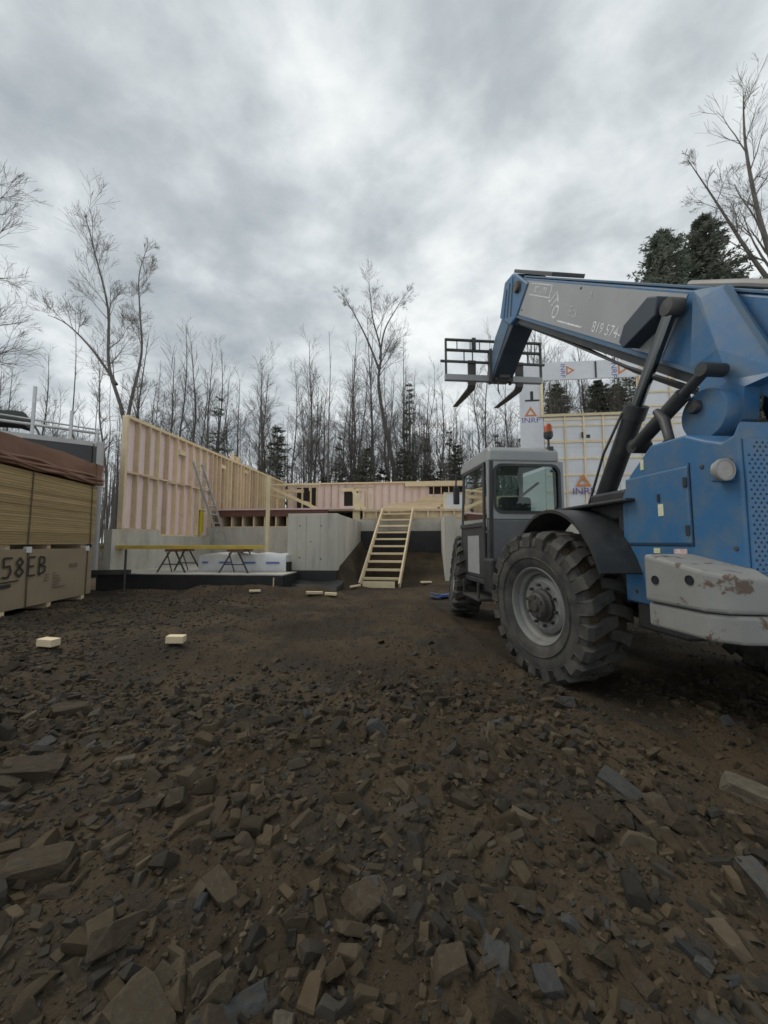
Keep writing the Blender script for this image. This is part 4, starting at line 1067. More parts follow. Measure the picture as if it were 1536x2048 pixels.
# points run from the front (a > 0) over the top to the rear
arc = [(0.745 * math.cos(R_(t_)) + 0.05, 0.64 + 0.765 * math.sin(R_(t_))) for t_ in np.linspace(38, 158, 15)]
n = len(arc)
for x in (0.09, 0.50):
    for (y_, z_) in arc: fd.v.append((x, y_, z_))
for x in (0.09, 0.50):
    for (y_, z_) in arc: fd.v.append((x, y_ * 0.965, 0.66 + (z_ - 0.66) * 0.965))
for i in range(n - 1):
    fd.f += [(i, i+1, n+i+1, n+i), (2*n+i, 3*n+i, 3*n+i+1, 2*n+i+1), (i, 2*n+i, 2*n+i+1, i+1), (n+i, n+i+1, 3*n+i+1, 3*n+i)]
fd.f += [(0, n, 3*n, 2*n), (n-1, 3*n-1, 4*n-1, 2*n-1)]
fd.build('fender', M['black_paint'], T, smooth=30)
bx('fender_deck', M['black_paint'], T, 0.30, 0.80, -0.62, 0.30, 1.41, 1.435, bevel=0.01)
bx('deck_box', M['black_paint'], T, 0.42, 0.80, -0.46, -0.05, 1.30, 1.52, bevel=0.02)

# --- cab
CB0, CB1, CA0, CA1, CF, CT = 0.12, 1.10, 1.50, 2.72, 0.78, 2.33
cab = empty('cab', parent=T)
roof = MB(); roof.prism([(CA0 - 0.02, 2.14), (CA0 - 0.02, 2.27), (CA0 + 0.06, 2.335), (CA1 - 0.15, 2.335), (CA1 + 0.02, 2.25), (CA1 + 0.02, 2.17)], CB0 + 0.02, CB1 - 0.06, 'x')
roof.build('roof', M['cab_grey'], cab, bevel=0.025, seg=3)
# rear wall with a rounded window opening: ring of quads around a superellipse
def framed_panel(name, mat_, outer, inner, x_of, th, par):
    m_ = MB(); n_ = len(outer)
    for d in (0, th):
        for (p, z_) in outer: m_.v.append((p, x_of(z_) + d, z_))
        for (p, z_) in inner: m_.v.append((p, x_of(z_) + d, z_))
    for i in range(n_):
        j = (i + 1) % n_
        m_.f += [(i, j, n_+j, n_+i), (2*n_+i, 3*n_+i, 3*n_+j, 2*n_+j), (i, 2*n_+i, 2*n_+j, j), (n_+i, n_+j, 3*n_+j, 3*n_+i)]
    return m_.build(name, mat_, par)
def rrect(x0, x1, z0, z1, r, n_=5):
    pts = []
    for cx_, cz_, a0 in ((x1 - r, z1 - r, 0), (x0 + r, z1 - r, 90), (x0 + r, z0 + r, 180), (x1 - r, z0 + r, 270)):
        for i in range(n_): 
            a = R_(a0 + 90 * i / (n_ - 1)); pts.append((cx_ + r * math.cos(a), cz_ + r * math.sin(a)))
    return pts
inn = rrect(0.205, 1.045, 1.50, 2.095, 0.10)
def outer_for(pts, x0, x1, z0, z1):
    cx_, cz_ = (x0 + x1) / 2, (z0 + z1) / 2; out_ = []
    ix, iz = 0.41, 0.29
    for (x, z_) in pts:
        dx, dz = (x - 0.625) / 0.42, (z_ - 1.7975) / 0.2975
        k_ = 1.0 / max(abs(dx), abs(dz)); out_.append((cx_ + dx * k_ * (x1 - x0) / 2, cz_ + dz * k_ * (z1 - z0) / 2))
    return out_
rear_x = lambda z_: CA0 + 0.0 * z_
framed_panel('rear_wall', M['cab_grey'], outer_for(inn, CB0 + 0.0, CB1, 1.42, 2.15), inn, rear_x, 0.05, cab)
framed_panel('window_seal', M['cab_dark'], rrect(0.190, 1.06, 1.485, 2.11, 0.11), rrect(0.222, 1.028, 1.52, 2.078, 0.09), lambda z_: CA0 - 0.012, 0.012, cab)
gm = MB(); ip = rrect(0.21, 1.04, 1.505, 2.09, 0.10); gm.v = [(x, CA0 + 0.02, z_) for x, z_ in ip]; gm.f = [tuple(range(len(ip)))]
gm.build('rear_window', M['glass'], cab)
for (x, z_) in ((0.27, 2.03), (0.28, 1.575), (0.96, 2.03)):
    MB().lathe([(0.001, -0.014), (0.018, -0.012), (0.020, 0.0)], (x, CA0 + 0.018, z_), 10, 'y').build('window_bolt', M['cab_dark'], cab)
# lower rear shell tapering to the left sill
lr = MB(); lr.prism([(CB0, 1.418), (CB1, 1.418), (CB1, 0.80), (0.40, 0.62), (CB0 + 0.02, 0.55)], CA0, CA0 + 0.06, 'y')
lr.build('lower_shell', M['cab_mid'], cab, bevel=0.02)
# left side: posts, sill, door frame with glass
def post(p, q, w=0.06, d=0.07, mk='cab_dark', nm='post'): return MB().beam(p, q, w, d, up=(0, 1, 0)).build(nm, M[mk], cab, bevel=0.012)
post((CB0 + 0.02, CA0 + 0.04, 0.60), (CB0 + 0.05, CA0 + 0.04, 2.16), 0.06, 0.09, 'cab_dark')
post((CB0 + 0.03, CA1 - 0.03, 0.60), (CB0 + 0.05, CA1 - 0.15, 2.2), 0.05, 0.07)
post((CB1 - 0.04, CA0 + 0.08, 0.85), (CB1 - 0.06, CA0 + 0.08, 2.16), 0.05, 0.07)
post((CB1 - 0.04, CA1 - 0.03, 0.85), (CB1 - 0.06, CA1 - 0.15, 2.2), 0.05, 0.07)
dr = MB(); dr.beam((CB0 - 0.015, CA0 + 0.12, 1.0), (CB0 + 0.01, CA0 + 0.16, 2.13), 0.03, 0.05, up=(0, 1, 0)); dr.beam((CB0 - 0.015, CA1 - 0.1, 0.62), (CB0 + 0.01, CA1 - 0.2, 2.13), 0.03, 0.05, up=(0, 1, 0))
dr.beam((CB0 + 0.01, CA0 + 0.13, 2.13), (CB0 + 0.01, CA1 - 0.19, 2.13), 0.03, 0.05); dr.beam((CB0 - 0.012, CA0 + 0.1, 1.36), (CB0 - 0.012, CA1 - 0.1, 1.36), 0.035, 0.06)
dr.beam((CB0 - 0.015, CA0 + 0.11, 0.64), (CB0 - 0.015, CA1 - 0.1, 0.64), 0.035, 0.06); dr.beam((CB0 - 0.015, CA0 + 0.11, 0.66), (CB0 - 0.015, CA0 + 0.12, 1.36), 0.03, 0.05, up=(0, 1, 0))
dr = dr.build('door', M['cab_dark'], cab, bevel=0.008)
bx('door_panel', M['cab_dark'], dr, CB0 - 0.012, CB0 + 0.004, CA0 + 0.14, CA1 - 0.14, 0.68, 1.33)
bx('kick_panel', M['cab_grey'], dr, CB0 - 0.017, CB0 - 0.0125, CA0 + 0.32, CA1 - 0.42, 0.72, 1.22, bevel=0.004)
gm = MB(); gm.add([(CB0 - 0.005, CA0 + 0.15, 1.38), (CB0 - 0.005, CA1 - 0.12, 1.38), (CB0 + 0.012, CA1 - 0.2, 2.11), (CB0 + 0.012, CA0 + 0.17, 2.11)], [(0, 1, 2, 3)])
gm.build('door_window', M['glass'], dr)
gm = MB(); gm.add([(CB1 - 0.02, CA0 + 0.1, 1.45), (CB1 - 0.02, CA1 - 0.05, 1.45), (CB1 - 0.05, CA1 - 0.15, 2.12), (CB1 - 0.05, CA0 + 0.1, 2.12)], [(0, 1, 2, 3)])
gm.build('side_window', M['glass'], cab)
gm = MB(); gm.add([(CB0 + 0.06, CA1, 1.1), (CB1 - 0.06, CA1, 1.1), (CB1 - 0.08, CA1 - 0.12, 2.16), (CB0 + 0.08, CA1 - 0.12, 2.16)], [(0, 1, 2, 3)])
gm.build('windscreen', M['glass'], cab)
bx('floor', M['cab_dark'], cab, CB0, CB1, CA0 + 0.07, CA1, 0.70, 0.78)
bx('dashboard', M['cab_dark'], cab, CB0 + 0.1, CB1 - 0.1, CA1 - 0.25, CA1 - 0.05, 0.78, 1.28, bevel=0.03)
seat = MB(); seat.box(0.34, 0.80, 1.75, 2.2, 1.08, 1.20); seat.box(0.36, 0.78, 1.70, 1.82, 1.2, 1.72); seat.build('seat', M['cab_dark'], cab, bevel=0.04, seg=3)
whl = MB().lathe([(0.17, 0), (0.185, 0.012), (0.2, 0), (0.185, -0.012)], (0.56, 2.36, 1.42), 24, 'y', close=True).build('steering_wheel', M['cab_dark'], cab, smooth=60)
MB().beam((0.60, CA0 + 0.3, 1.68), (0.92, CA0 + 0.3, 1.92), 0.03, 0.03).build('grab_bar', M['cab_dark'], cab)
# mirror, steps, wiper
MB().tube([(CB0, CA1, 2.15), (CB0 - 0.04, CA1 + 0.02, 2.22), (CB0 - 0.05, CA1 + 0.05, 1.95)], 0.014, 6).build('mirror_arm', M['cab_dark'], cab)
bx('mirror', M['cab_dark'], cab, CB0 - 0.09, CB0 + 0.01, CA1 + 0.03, CA1 + 0.07, 1.72, 2.0, bevel=0.02)
stp = MB(); stp.box(0.02, 0.34, 1.62, 2.3, 0.40, 0.435); stp.beam((0.03, 1.66, 0.62), (0.03, 1.66, 0.40), 0.03, 0.03); stp.beam((0.03, 2.26, 0.62), (0.03, 2.26, 0.40), 0.03, 0.03)
stp.build('step', M['steel_dark'], T, bevel=0.006)
bx('side_sill', M['black_paint'], T, 0.08, 0.42, 1.34, 1.62, 0.52, 0.94, bevel=0.03)
# beacon
bc = MB().lathe([(0.001, 0.33), (0.030, 0.325), (0.048, 0.30), (0.050, 0.225), (0.055, 0.22), (0.055, 0.215)], (0, 0, 0), 18, 'z').build('beacon', M['amber'], T, smooth=40)
bc.location = (0.965, 1.58, 2.33)
bb = MB(); bb.lathe([(0.056, 0.215), (0.058, 0.16), (0.042, 0.13), (0.014, 0.12), (0.014, 0.03), (0.022, 0.03), (0.022, -0.02)], (0, 0, 0), 14, 'z'); bb.build('beacon_base', M['cab_dark'], bc, smooth=40)
bx('beacon_mount', M['cab_dark'], T, 0.92, 0.99, 1.50, 1.63, 2.21, 2.345, bevel=0.01)

# --- boom: axis rises forward; left face on x = 0.98
X0, X1 = 0.98, 1.40
ba = Vector((0, 1, 0.757)).normalized(); bn = Vector((0, -ba.z, ba.y))
def bpnt(s_, t_, x): 
    """s along the boom from the reference point, t across it"""
    p = Vector((x, -0.525, 2.37)) + ba * s_ + bn * t_; return p
BH = 0.535; SL = 3.82
bm_ = MB()
def bbox(m_, s0, s1, t0, t1, x0, x1):
    vs = [bpnt(s_, t_, x) for s_ in (s0, s1) for (x, t_) in ((x0, t0), (x1, t0), (x1, t1), (x0, t1))]
    m_.add(vs, [(0,1,2,3),(7,6,5,4),(0,4,5,1),(1,5,6,2),(2,6,7,3),(3,7,4,0)])
bbox(bm_, -1.15, SL, 0.0, BH, X0, X1)
boom = bm_.build('boom', M['blue'], T, bevel=0.02, seg=3)
gp = MB(); bbox(gp, 0.40, SL - 0.12, 0.045, BH - 0.035, X0 - 0.0065, X0 - 0.001); gp.build('side_plate', M['boom_grey'], boom)
fl = MB(); bbox(fl, -0.2, SL + 0.02, -0.075, -0.002, X0 + 0.03, X1 - 0.03); fl.build('wear_rail', M['black_paint'], boom)
fl = MB(); bbox(fl, -1.15, SL - 0.1, BH + 0.002, BH + 0.022, X0 - 0.012, X1 + 0.012); fl.build('top_flange', M['blue_dirty'], boom, bevel=0.004)
fl = MB(); bbox(fl, -0.1, SL - 0.1, 0.004, 0.034, X0 - 0.020, X0 - 0.001); fl.build('lower_flange', M['blue_dirty'], boom)
hs = MB(); hs.tube([bpnt(-1.15, BH + 0.06, X0 + 0.06), bpnt(0.0, BH + 0.055, X0 + 0.06), bpnt(0.5, BH + 0.03, X0 + 0.06)], 0.026, 8); hs.tube([bpnt(-1.15, BH + 0.05, X0 + 0.16), bpnt(0.2, BH + 0.05, X0 + 0.16)], 0.026, 8)
hs.build('hose_run', M['trailer_grey'], boom)
for (s_, t_) in ((0.55, 0.40), (0.55, 0.12), (3.55, 0.40), (3.55, 0.12), (2.0, 0.47)):
    p_ = bpnt(s_, t_, X0 - 0.007); MB().lathe([(0.001, -0.008), (0.012, -0.007), (0.014, 0.0)], p_, 8, 'x').build('bolt', M['steel_dark'], boom)
hz_ = MB()
for k_ in range(3): hz_.tube([bpnt(-0.2, -0.10 - 0.03*k_, X0 + 0.08 + 0.05*k_), bpnt(0.9, -0.13 - 0.02*k_, X0 + 0.08 + 0.05*k_), bpnt(2.2, -0.10, X0 + 0.08 + 0.05*k_), bpnt(3.7, -0.09, X0 + 0.08 + 0.05*k_)], 0.014, 7)
hz_.build('under_hoses', M['black_paint'], boom, smooth=60)
# decals on the plate: u runs along the boom towards the rear, as read
xd = -ba; yd = bn
def dec(body_, s_, t_, size, mk, rot=0.0, sx=1.0, nm='lettering'):
    x_ = xd * math.cos(rot) + yd * math.sin(rot); y_ = yd * math.cos(rot) - xd * math.sin(rot)
    return text(nm, body_, size, M[mk], boom, basis(bpnt(s_, t_, X0 - 0.0095), x_, y_), sx=sx)
dec('819 574-0264', 1.14, 0.135, 0.145, 'decal_white', sx=1.0)
dec('JTO', 2.52, 0.25, 0.25, 'decal_white', -0.9, sx=0.75)
dec('Eck', 2.02, 0.23, 0.16, 'decal_faint')
dec('A', 1.75, 0.40, 0.13, 'decal_faint')
dec('J', 0.70, 0.36, 0.24, 'decal_white')
dec('ST 1100', 3.05, 0.40, 0.10, 'decal_white', sx=1.2)
def dbar(s0, s1, t0, t1, mk='decal_white'):
    m_ = MB(); bbox(m_, s0, s1, t0, t1, X0 - 0.0095, X0 - 0.0068); m_.build('decal_line', M[mk], boom)
dbar(1.75, 2.35, 0.095, 0.112); dbar(2.72, 3.40, 0.465, 0.475); dbar(2.72, 3.40, 0.325, 0.335); dbar(2.72, 2.735, 0.335, 0.465)
# pivot plates at the rear with a ridge, and the pivot boss
def rearp(a, z, x): return (x, a, z)
for side_, xs in (('l', (0.90, 0.872, 0.925)), ('r', (1.47, 1.50, 1.445))):
    xl, xr, xe = xs
    ring_o = [(-0.625, 2.955), (-0.835, 2.85), (-1.12, 2.13), (-0.955, 2.10), (-0.93, 1.90), (-0.80, 1.80), (-0.66, 1.90), (-0.61, 2.10), (-0.66, 2.33), (-0.565, 2.40)]
    xo = [xl, xe, xe, xr, xr, xr, xr, xr, xl, xl]
    m_ = MB(); n_ = len(ring_o)
    for (a_, z_), xx in zip(ring_o, xo): m_.v.append((xx, a_, z_))
    bkx = X0 + 0.003 if side_ == 'l' else X1 - 0.003
    for (a_, z_) in ring_o: m_.v.append((bkx, a_, z_))
    rd = [(-0.68, 2.86), (-0.80, 2.42), (-0.86, 2.18)]        # ridge line
    ro = len(m_.v)
    for (a_, z_), xx in zip(rd, (xl - 0.004, xr, xr) if side_ == 'l' else (xl + 0.004, xr, xr)): m_.v.append((xx, a_, z_))
    m_.f += [(0, 1, ro), (1, 2, ro+1, ro), (2, 3, ro+2, ro+1), (0, ro, ro+1, 9), (9, ro+1, 8), (8, ro+1, ro+2, 7), (7, ro+2, 3, 4, 5, 6)]
    for i in range(n_): m_.f.append((i, (i+1) % n_, n_ + (i+1) % n_, n_ + i))
    m_.build('pivot_plate', M['blue'], boom)
rb = MB(); rb.beam((0.925, -0.845, 2.84), (0.922, -1.12, 2.15), 0.03, 0.022, up=(1, 0, 0)); rb.build('plate_rib', M['blue_dirty'], boom)
bo = MB().lathe([(0.001, -0.06), (0.165, -0.06), (0.172, -0.05), (0.172, 0.05)], (0.84, -0.755, 1.985), 32, 'x').build('pivot_boss', M['blue'], boom, smooth=35)
MB().lathe([(0.001, -0.05), (0.04, -0.05), (0.046, -0.04), (0.046, -0.0)], (0.79, -0.715, 2.05), 18, 'x').build('pivot_pin', M['black_paint'], bo, smooth=35)
# engine-side clutter seen between hood and boom
eg = MB(); 
for i in range(9): eg.tube([(0.9 + 0.12*i, -1.1 + 0.03*math.sin(i*2), 1.72), (0.92 + 0.1*i, -1.12, 1.80 + 0.03*math.cos(i*3)), (1.0 + 0.11*i, -0.9, 1.86)], 0.022, 7)
eg.box(0.95, 1.9, -1.05, -0.8, 1.70, 1.80); eg.build('hydraulic_block', M['engine'], T, bevel=0.0)
# lift cylinder bracket on the boom side
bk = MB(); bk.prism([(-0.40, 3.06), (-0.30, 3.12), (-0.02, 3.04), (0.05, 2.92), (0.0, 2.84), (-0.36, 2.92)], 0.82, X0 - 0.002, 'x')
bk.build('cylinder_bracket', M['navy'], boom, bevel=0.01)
def cyl(par, p, q, r, nm, mk, n_=18): return MB().tube([p, q], r, n_).build(nm, M[mk], par, smooth=40)
c0, c1 = Vector((0.88, -0.46, 2.93)), Vector((0.88, 0.60, 1.28))
lc = cyl(T, c0.lerp(c1, 0.40), c1, 0.082, 'lift_cylinder', 'black_paint')
cyl(lc, c0, c0.lerp(c1, 0.45), 0.048, 'piston_rod', 'chrome')
cyl(lc, c0.lerp(c1, 0.38), c0.lerp(c1, 0.44), 0.093, 'gland', 'black_paint')
MB().lathe([(0.001, -0.055), (0.062, -0.05), (0.07, -0.04), (0.07, 0.06)], (0.88, c0.y, c0.z), 18, 'x').build('rod_eye', M['steel_dark'], lc, smooth=40)
MB().tube([c0.lerp(c1, 0.42) + Vector((-0.09, 0.02, 0.02)), c0.lerp(c1, 0.6) + Vector((-0.14, 0.03, 0)), c0.lerp(c1, 0.95) + Vector((-0.11, 0.03, 0))], 0.012, 7).build('hydraulic_pipe', M['steel_dark'], lc)
d0, d1 = Vector((0.72, -0.86, 2.245)), Vector((0.72, -0.22, 1.90))
tc_ = cyl(T, d0.lerp(d1, 0.28), d1, 0.052, 'compensating_cylinder', 'black_paint')
cyl(tc_, d0, d0.lerp(d1, 0.3), 0.034, 'piston_rod', 'black_paint')
MB().lathe([(0.001, -0.04), (0.045, -0.04), (0.045, 0.12), (0.001, 0.12)], (0.72, d0.y, d0.z), 16, 'x').build('rod_eye', M['black_paint'], tc_, smooth=40)
MB().lathe([(0.001, -0.04), (0.055, -0.04), (0.055, 0.1), (0.001, 0.1)], (0.72, d1.y, d1.z), 16, 'x').build('rod_eye', M['black_paint'], tc_, smooth=40)
MB().tube([(0.60, -0.58, 2.06), (0.585, -0.66, 1.97), (0.56, -0.71, 1.87), (0.52, -0.77, 1.79), (0.47, -0.80, 1.755)], [0.025, 0.034, 0.03, 0.03, 0.038], 10).build('hose_elbow', M['black_paint'], T, smooth=60)
# boom head, gooseneck
hd = MB(); hd.prism([(2.40, 4.585), (1.98, 4.86), (2.35, 5.27), (2.47, 5.36), (2.78, 5.42), (3.02, 4.95), (2.62, 4.60)], X0 - 0.03, X1 + 0.03, 'x')
hd = hd.build('boom_head', M['blue'], T, bevel=0.02)
hp = MB(); hp.beam((1.19, 1.36, 4.535), (1.19, 2.45, 5.385), 0.44, 0.05, up=(0, -0.6, 1)); hp.build('top_plate', M['cab_dark'], hd, bevel=0.006)
MB().lathe([(0.001, -0.05), (0.075, -0.05), (0.085, -0.035), (0.085, 0.0)], (X0 - 0.031, 2.28, 5.00), 20, 'x').build('head_pin', M['engine'], hd, smooth=40)
for k_ in range(3): MB().beam((X0 - 0.036, 2.45 + 0.12*k_, 5.28 - 0.02*k_), (X0 - 0.036, 2.58 + 0.13*k_, 4.72 + 0.06*k_), 0.02, 0.012, up=(1,0,0)).build('weld_rib', M['blue_dirty'], hd)
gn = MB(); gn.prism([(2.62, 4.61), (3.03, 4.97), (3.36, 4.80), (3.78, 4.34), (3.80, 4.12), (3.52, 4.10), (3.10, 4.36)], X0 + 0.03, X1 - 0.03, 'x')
gn = gn.build('gooseneck', M['navy'], T, bevel=0.015)  # blue neck coloured dark navy: shade of its down-facing rear painted in
g2 = MB(); g2.prism([(2.74, 4.73), (3.03, 4.97), (3.36, 4.80), (3.78, 4.34), (3.80, 4.14), (3.62, 4.14), (3.20, 4.42)], X0 + 0.022, X0 + 0.028, 'x'); g2.build('side_plate', M['blue_dirty'], gn)  # added blue sheet: the neck's better lit left side, in colour
# fork carriage
CY = 3.62
fc = empty('fork_carriage', parent=T)
def cbar(x0, x1, z0, z1, y0=0.0, d=0.05, nm='bar', mk='steel_dark'): return bx(nm, M[mk], fc, x0, x1, CY + y0, CY + y0 + d, z0, z1, bevel=0.004)
cbar(0.15, 2.00, 4.105, 4.215, 0.0, 0.09, mk='boom_grey')
cbar(0.06, 2.05, 4.435, 4.475, -0.01, 0.04, 'fork_shaft')
cbar(0.15, 2.00, 4.66, 4.70); cbar(0.15, 2.00, 4.86, 4.895)
for x in (0.15, 1.965): cbar(x, x + 0.035, 4.216, 4.859, 0.002, 0.046, 'side_post')
for x in (0.37, 0.62, 0.80, 1.62, 1.80): cbar(x, x + 0.016, 4.702, 4.858, 0.01, 0.02, 'guard_rod')
for x in (0.50, 0.66, 1.02, 1.46, 1.72): cbar(x, x + 0.02, 4.477, 4.658, 0.012, 0.02, 'guard_rod')
cbar(0.66, 0.73, 4.70, 4.92, -0.012, 0.06, 'centre_post')
for x in (0.97, 1.36): cbar(x, x + 0.045, 4.06, 4.70, -0.06, 0.12, 'hinge_plate')
bx('quick_hitch', M['cab_dark'], fc, 1.04, 1.34, CY - 0.14, CY - 0.01, 4.06, 4.46, bevel=0.02)
MB().lathe([(0.001, -0.10), (0.05, -0.10), (0.05, 0.10), (0.001, 0.10)], (1.19, CY - 0.15, 4.13), 14, 'x').build('tilt_pin', M['steel_dark'], fc, smooth=40)
MB().tube([(1.10, CY - 0.1, 4.1), (1.09, CY - 0.12, 3.9), (1.12, CY - 0.1, 3.82)], 0.012, 6).build('dangling_hose', M['cab_dark'], fc)
for x in (0.66, 1.57):
    m_ = MB(); path = [((CY + 0.045), 4.50), ((CY + 0.045), 4.10), ((CY + 0.06), 4.04), ((CY + 0.13), 3.995), ((CY + 0.6), 4.01), ((CY + 1.22), 4.045)]
    wd = [0.075, 0.072, 0.07, 0.07, 0.065, 0.05]; tk_ = [0.05, 0.05, 0.05, 0.045, 0.03, 0.012]
    dirs = [(0, -1), (0, -1), (0.5, -0.85), (0.95, -0.3), (1, 0.03), (1, 0.05)]
    for (y_, z_), w_, th_, (dy, dz) in zip(path, wd, tk_, dirs):
        l_ = math.hypot(dy, dz); ny, nz = -dz / l_, dy / l_
        for sx_, sn in ((-1, -1), (1, -1), (1, 1), (-1, 1)): m_.v.append((x + sx_ * w_, y_ + sn * ny * th_/2, z_ + sn * nz * th_/2))
    for i in range(len(path) - 1):
        for j in range(4): m_.f.append((i*4+j, i*4+(j+1)%4, (i+1)*4+(j+1)%4, (i+1)*4+j))
    m_.f += [(0, 1, 2, 3), (len(m_.v)-4, len(m_.v)-3, len(m_.v)-2, len(m_.v)-1)]
    m_.build('fork_tine', M['steel_dark'], fc, bevel=0.005)

# ------------------------------------------------------------------ trees
rt = random.Random(21)
def rnd_perp(d, r):
    v = Vector((r.gauss(0, 1), r.gauss(0, 1), r.gauss(0, 1))); v -= d * v.dot(d); return v.normalized()
def grow(branches, start, d, length, rad, level, r, maxlev, up=0.25):
    nseg = 5 if level <= 1 else (4 if level == 2 else 3)
    pts = [start.copy()]; rs = [rad]; p = start.copy(); dd = d.copy()
    for i in range(nseg):
        dd = (dd + Vector((r.gauss(0, 0.10), r.gauss(0, 0.10), r.gauss(0, 0.05) + up * (0.16 if level else 0.05)))).normalized()
        p = p + dd * (length / nseg); pts.append(p.copy()); rs.append(max(0.006, rad * (1 - 0.80 * (i + 1) / nseg)))
    branches.append((level, pts, rs))
    if level >= maxlev: return
    nch = {0: 0, 1: r.randint(5, 8), 2: r.randint(4, 6), 3: r.randint(2, 4)}.get(level, 2)
    for k in range(nch):
        t = r.uniform(0.18, 0.95); f = t * nseg; i = min(int(f), nseg - 1)
        q = pts[i].lerp(pts[i+1], f - i); ax_ = (pts[i+1] - pts[i]).normalized()
        ang = R_(r.uniform(18, 42)); nd = (ax_ * math.cos(ang) + rnd_perp(ax_, r) * math.sin(ang)).normalized()
        grow(branches, q, nd, length * r.uniform(0.45, 0.78) * (1.15 - 0.45 * t), rs[i] * r.uniform(0.42, 0.62), level + 1, r, maxlev, up)
def make_bare(trunks, seed, nb, first, blen, maxlev=4, spread=(28, 55)):
    """trunks = list of (points, base radius); limbs leave each trunk above fraction `first`"""
    r = random.Random(seed); br = []
    for pts, rad in trunks:
        pts = [Vector(p) for p in pts]
        fine = []
        n_ = len(pts) - 1
        for i in range(n_):
            for k in range(4):
                t = k / 4; a = pts[max(i-1, 0)]; b = pts[i]; c = pts[i+1]; d = pts[min(i+2, n_)]
                fine.append(0.5 * ((2*b) + (c-a)*t + (2*a-5*b+4*c-d)*t*t + (3*b-a-3*c+d)*t**3))
        fine.append(pts[-1])
        m_ = len(fine) - 1
        rs = [max(0.012, rad * (1 - 0.92 * (i / m_) ** 0.85)) for i in range(m_ + 1)]
        br.append((0, fine, rs))
        H_ = sum((fine[i+1] - fine[i]).length for i in range(m_))
        nb_ = nb if rad >= 0.15 or len(trunks) == 1 else max(5, int(nb * H_ / 16.0))
        for k in range(nb_):
            t = first + (1 - first) * ((k + r.random()) / nb_); f = t * m_; i = min(int(f), m_ - 1)
            q = fine[i].lerp(fine[i+1], f - i); ax_ = (fine[i+1] - fine[i]).normalized()
            ang = R_(r.uniform(*spread)) * (1.1 - 0.4 * t)
            nd = (ax_ * math.cos(ang) + rnd_perp(ax_, r) * math.sin(ang)); nd.z = abs(nd.z) * 0.8 + 0.15; nd.normalize()
            grow(br, q, nd, blen * max(H_, 11.0) * r.uniform(0.6, 1.15) * (1.18 - 0.70 * t), rs[i] * r.uniform(0.34, 0.55), 1, r, maxlev - (1 if t > 0.72 else 0))
    tk, cr = MB(), MB()
    for lv, pts, rs in br:
        if lv == 0: tk.tube(pts, rs, 8, False)
        else: cr.tube(pts, rs, 5 if lv == 1 else 3, False)
    return tk.mesh('trunk', M['bark'], False, 60), cr.mesh('crown', M['twig'], False, 0)
def place(name, meshes, loc, scale, rz, label, group=None, cat='tree', tilt=(0, 0)):
    e = empty(name, loc, rz); e.rotation_euler = (tilt[0], tilt[1], rz); e.scale = (scale,) * 3 if not isinstance(scale, tuple) else scale
    tag(e, label, cat, group)
    for nm, me_ in zip(('trunk', 'crown'), meshes):
        o = bpy.data.objects.new(nm, me_); COL.objects.link(o); o.parent = e
    return e
def straight(seed, H, rad, wob=0.35, lean=(0, 0)):
    r = random.Random(seed); pts = []
    x = y = 0.0
    for i in range(7):
        t = i / 6; pts.append((x + lean[0]*t*H, y + lean[1]*t*H, H * t)); x += r.gauss(0, wob * 0.5); y += r.gauss(0, wob * 0.5)
    return [(pts, rad)]
# named individuals
t_left = make_bare([([(0.1, 0, -0.3), (0.0, 0, 4.0), (-0.35, 0, 7.5), (-1.3, 0, 10.4), (-1.6, 0.1, 13.6), (-2.5, 0.1, 16.8), (-3.1, 0, 19.0)], 0.16),
                    ([(-0.25, 0, 6.8), (-0.1, 0.1, 8.6), (0.25, 0.2, 11.2), (0.05, 0.2, 13.5), (-0.1, 0.2, 15.6), (0.3, 0.2, 17.3)], 0.10),
                    ([(-0.85, 0, 9.4), (-2.3, 0.2, 11.3), (-3.8, 0.2, 12.8), (-5.0, 0.3, 13.4)], 0.09),
                    ([(0.1, -0.1, 4.6), (0.75, -0.2, 6.2), (0.55, -0.2, 7.6), (0.1, -0.2, 9.2)], 0.07)], 4, 15, 0.42, 0.17, 4)
place('forked_tree', t_left, (-13.2, 19.6, 0), 1.0, 0.0, 'tall bare forked tree rising behind the near end of the left stud wall')
t_mid = make_bare([([(0.6, 0, -0.3), (0.2, 0, 5), (-0.6, 0, 9.5), (-1.4, 0, 14), (-1.2, 0, 17), (-1.9, 0, 20), (-2.2, 0, 23)], 0.24),
                   ([(-1.35, 0, 15.5), (-2.4, 0, 18.2), (-3.6, 0, 20.6), (-4.4, 0, 22)], 0.11),
                   ([(-1.3, 0, 16.4), (-0.9, 0.2, 19), (0.1, 0.3, 21), (1.0, 0.3, 22.5)], 0.10)], 9, 13, 0.52, 0.15, 4)
place('tall_bare_tree', t_mid, (1.0, 33.0, 0), 1.06, 0.0, 'tallest bare tree above the back wall, bending left near its crown')
t_slim = make_bare(straight(31, 21.0, 0.15, 0.15), 13, 16, 0.45, 0.09, 3, (20, 40))
place('slim_bare_tree', t_slim, (2.0, 35.5, 0), 1.0, 0.6, 'very slim straight bare tree just right of the tallest one')
t_r1 = make_bare([([(0.6, 0, -0.3), (0.6, 0, 5), (0.4, 0, 10), (-0.4, 0, 15), (-1.2, 0, 19), (-1.6, 0, 23), (-1.5, 0, 26)], 0.30),
                  ([(-0.2, 0, 14), (-1.6, 0.3, 17), (-3.2, 0.3, 20), (-4.6, 0.3, 22.5)], 0.14),
                  ([(0.3, 0, 11), (1.2, 0, 15), (1.5, 0, 20), (1.2, 0, 24.5)], 0.18)], 17, 16, 0.36, 0.16, 4)
place('large_bare_tree', t_r1, (21.6, 19.6, 0), 1.0, 0.0, 'largest bare tree at the upper right edge behind the telehandler')
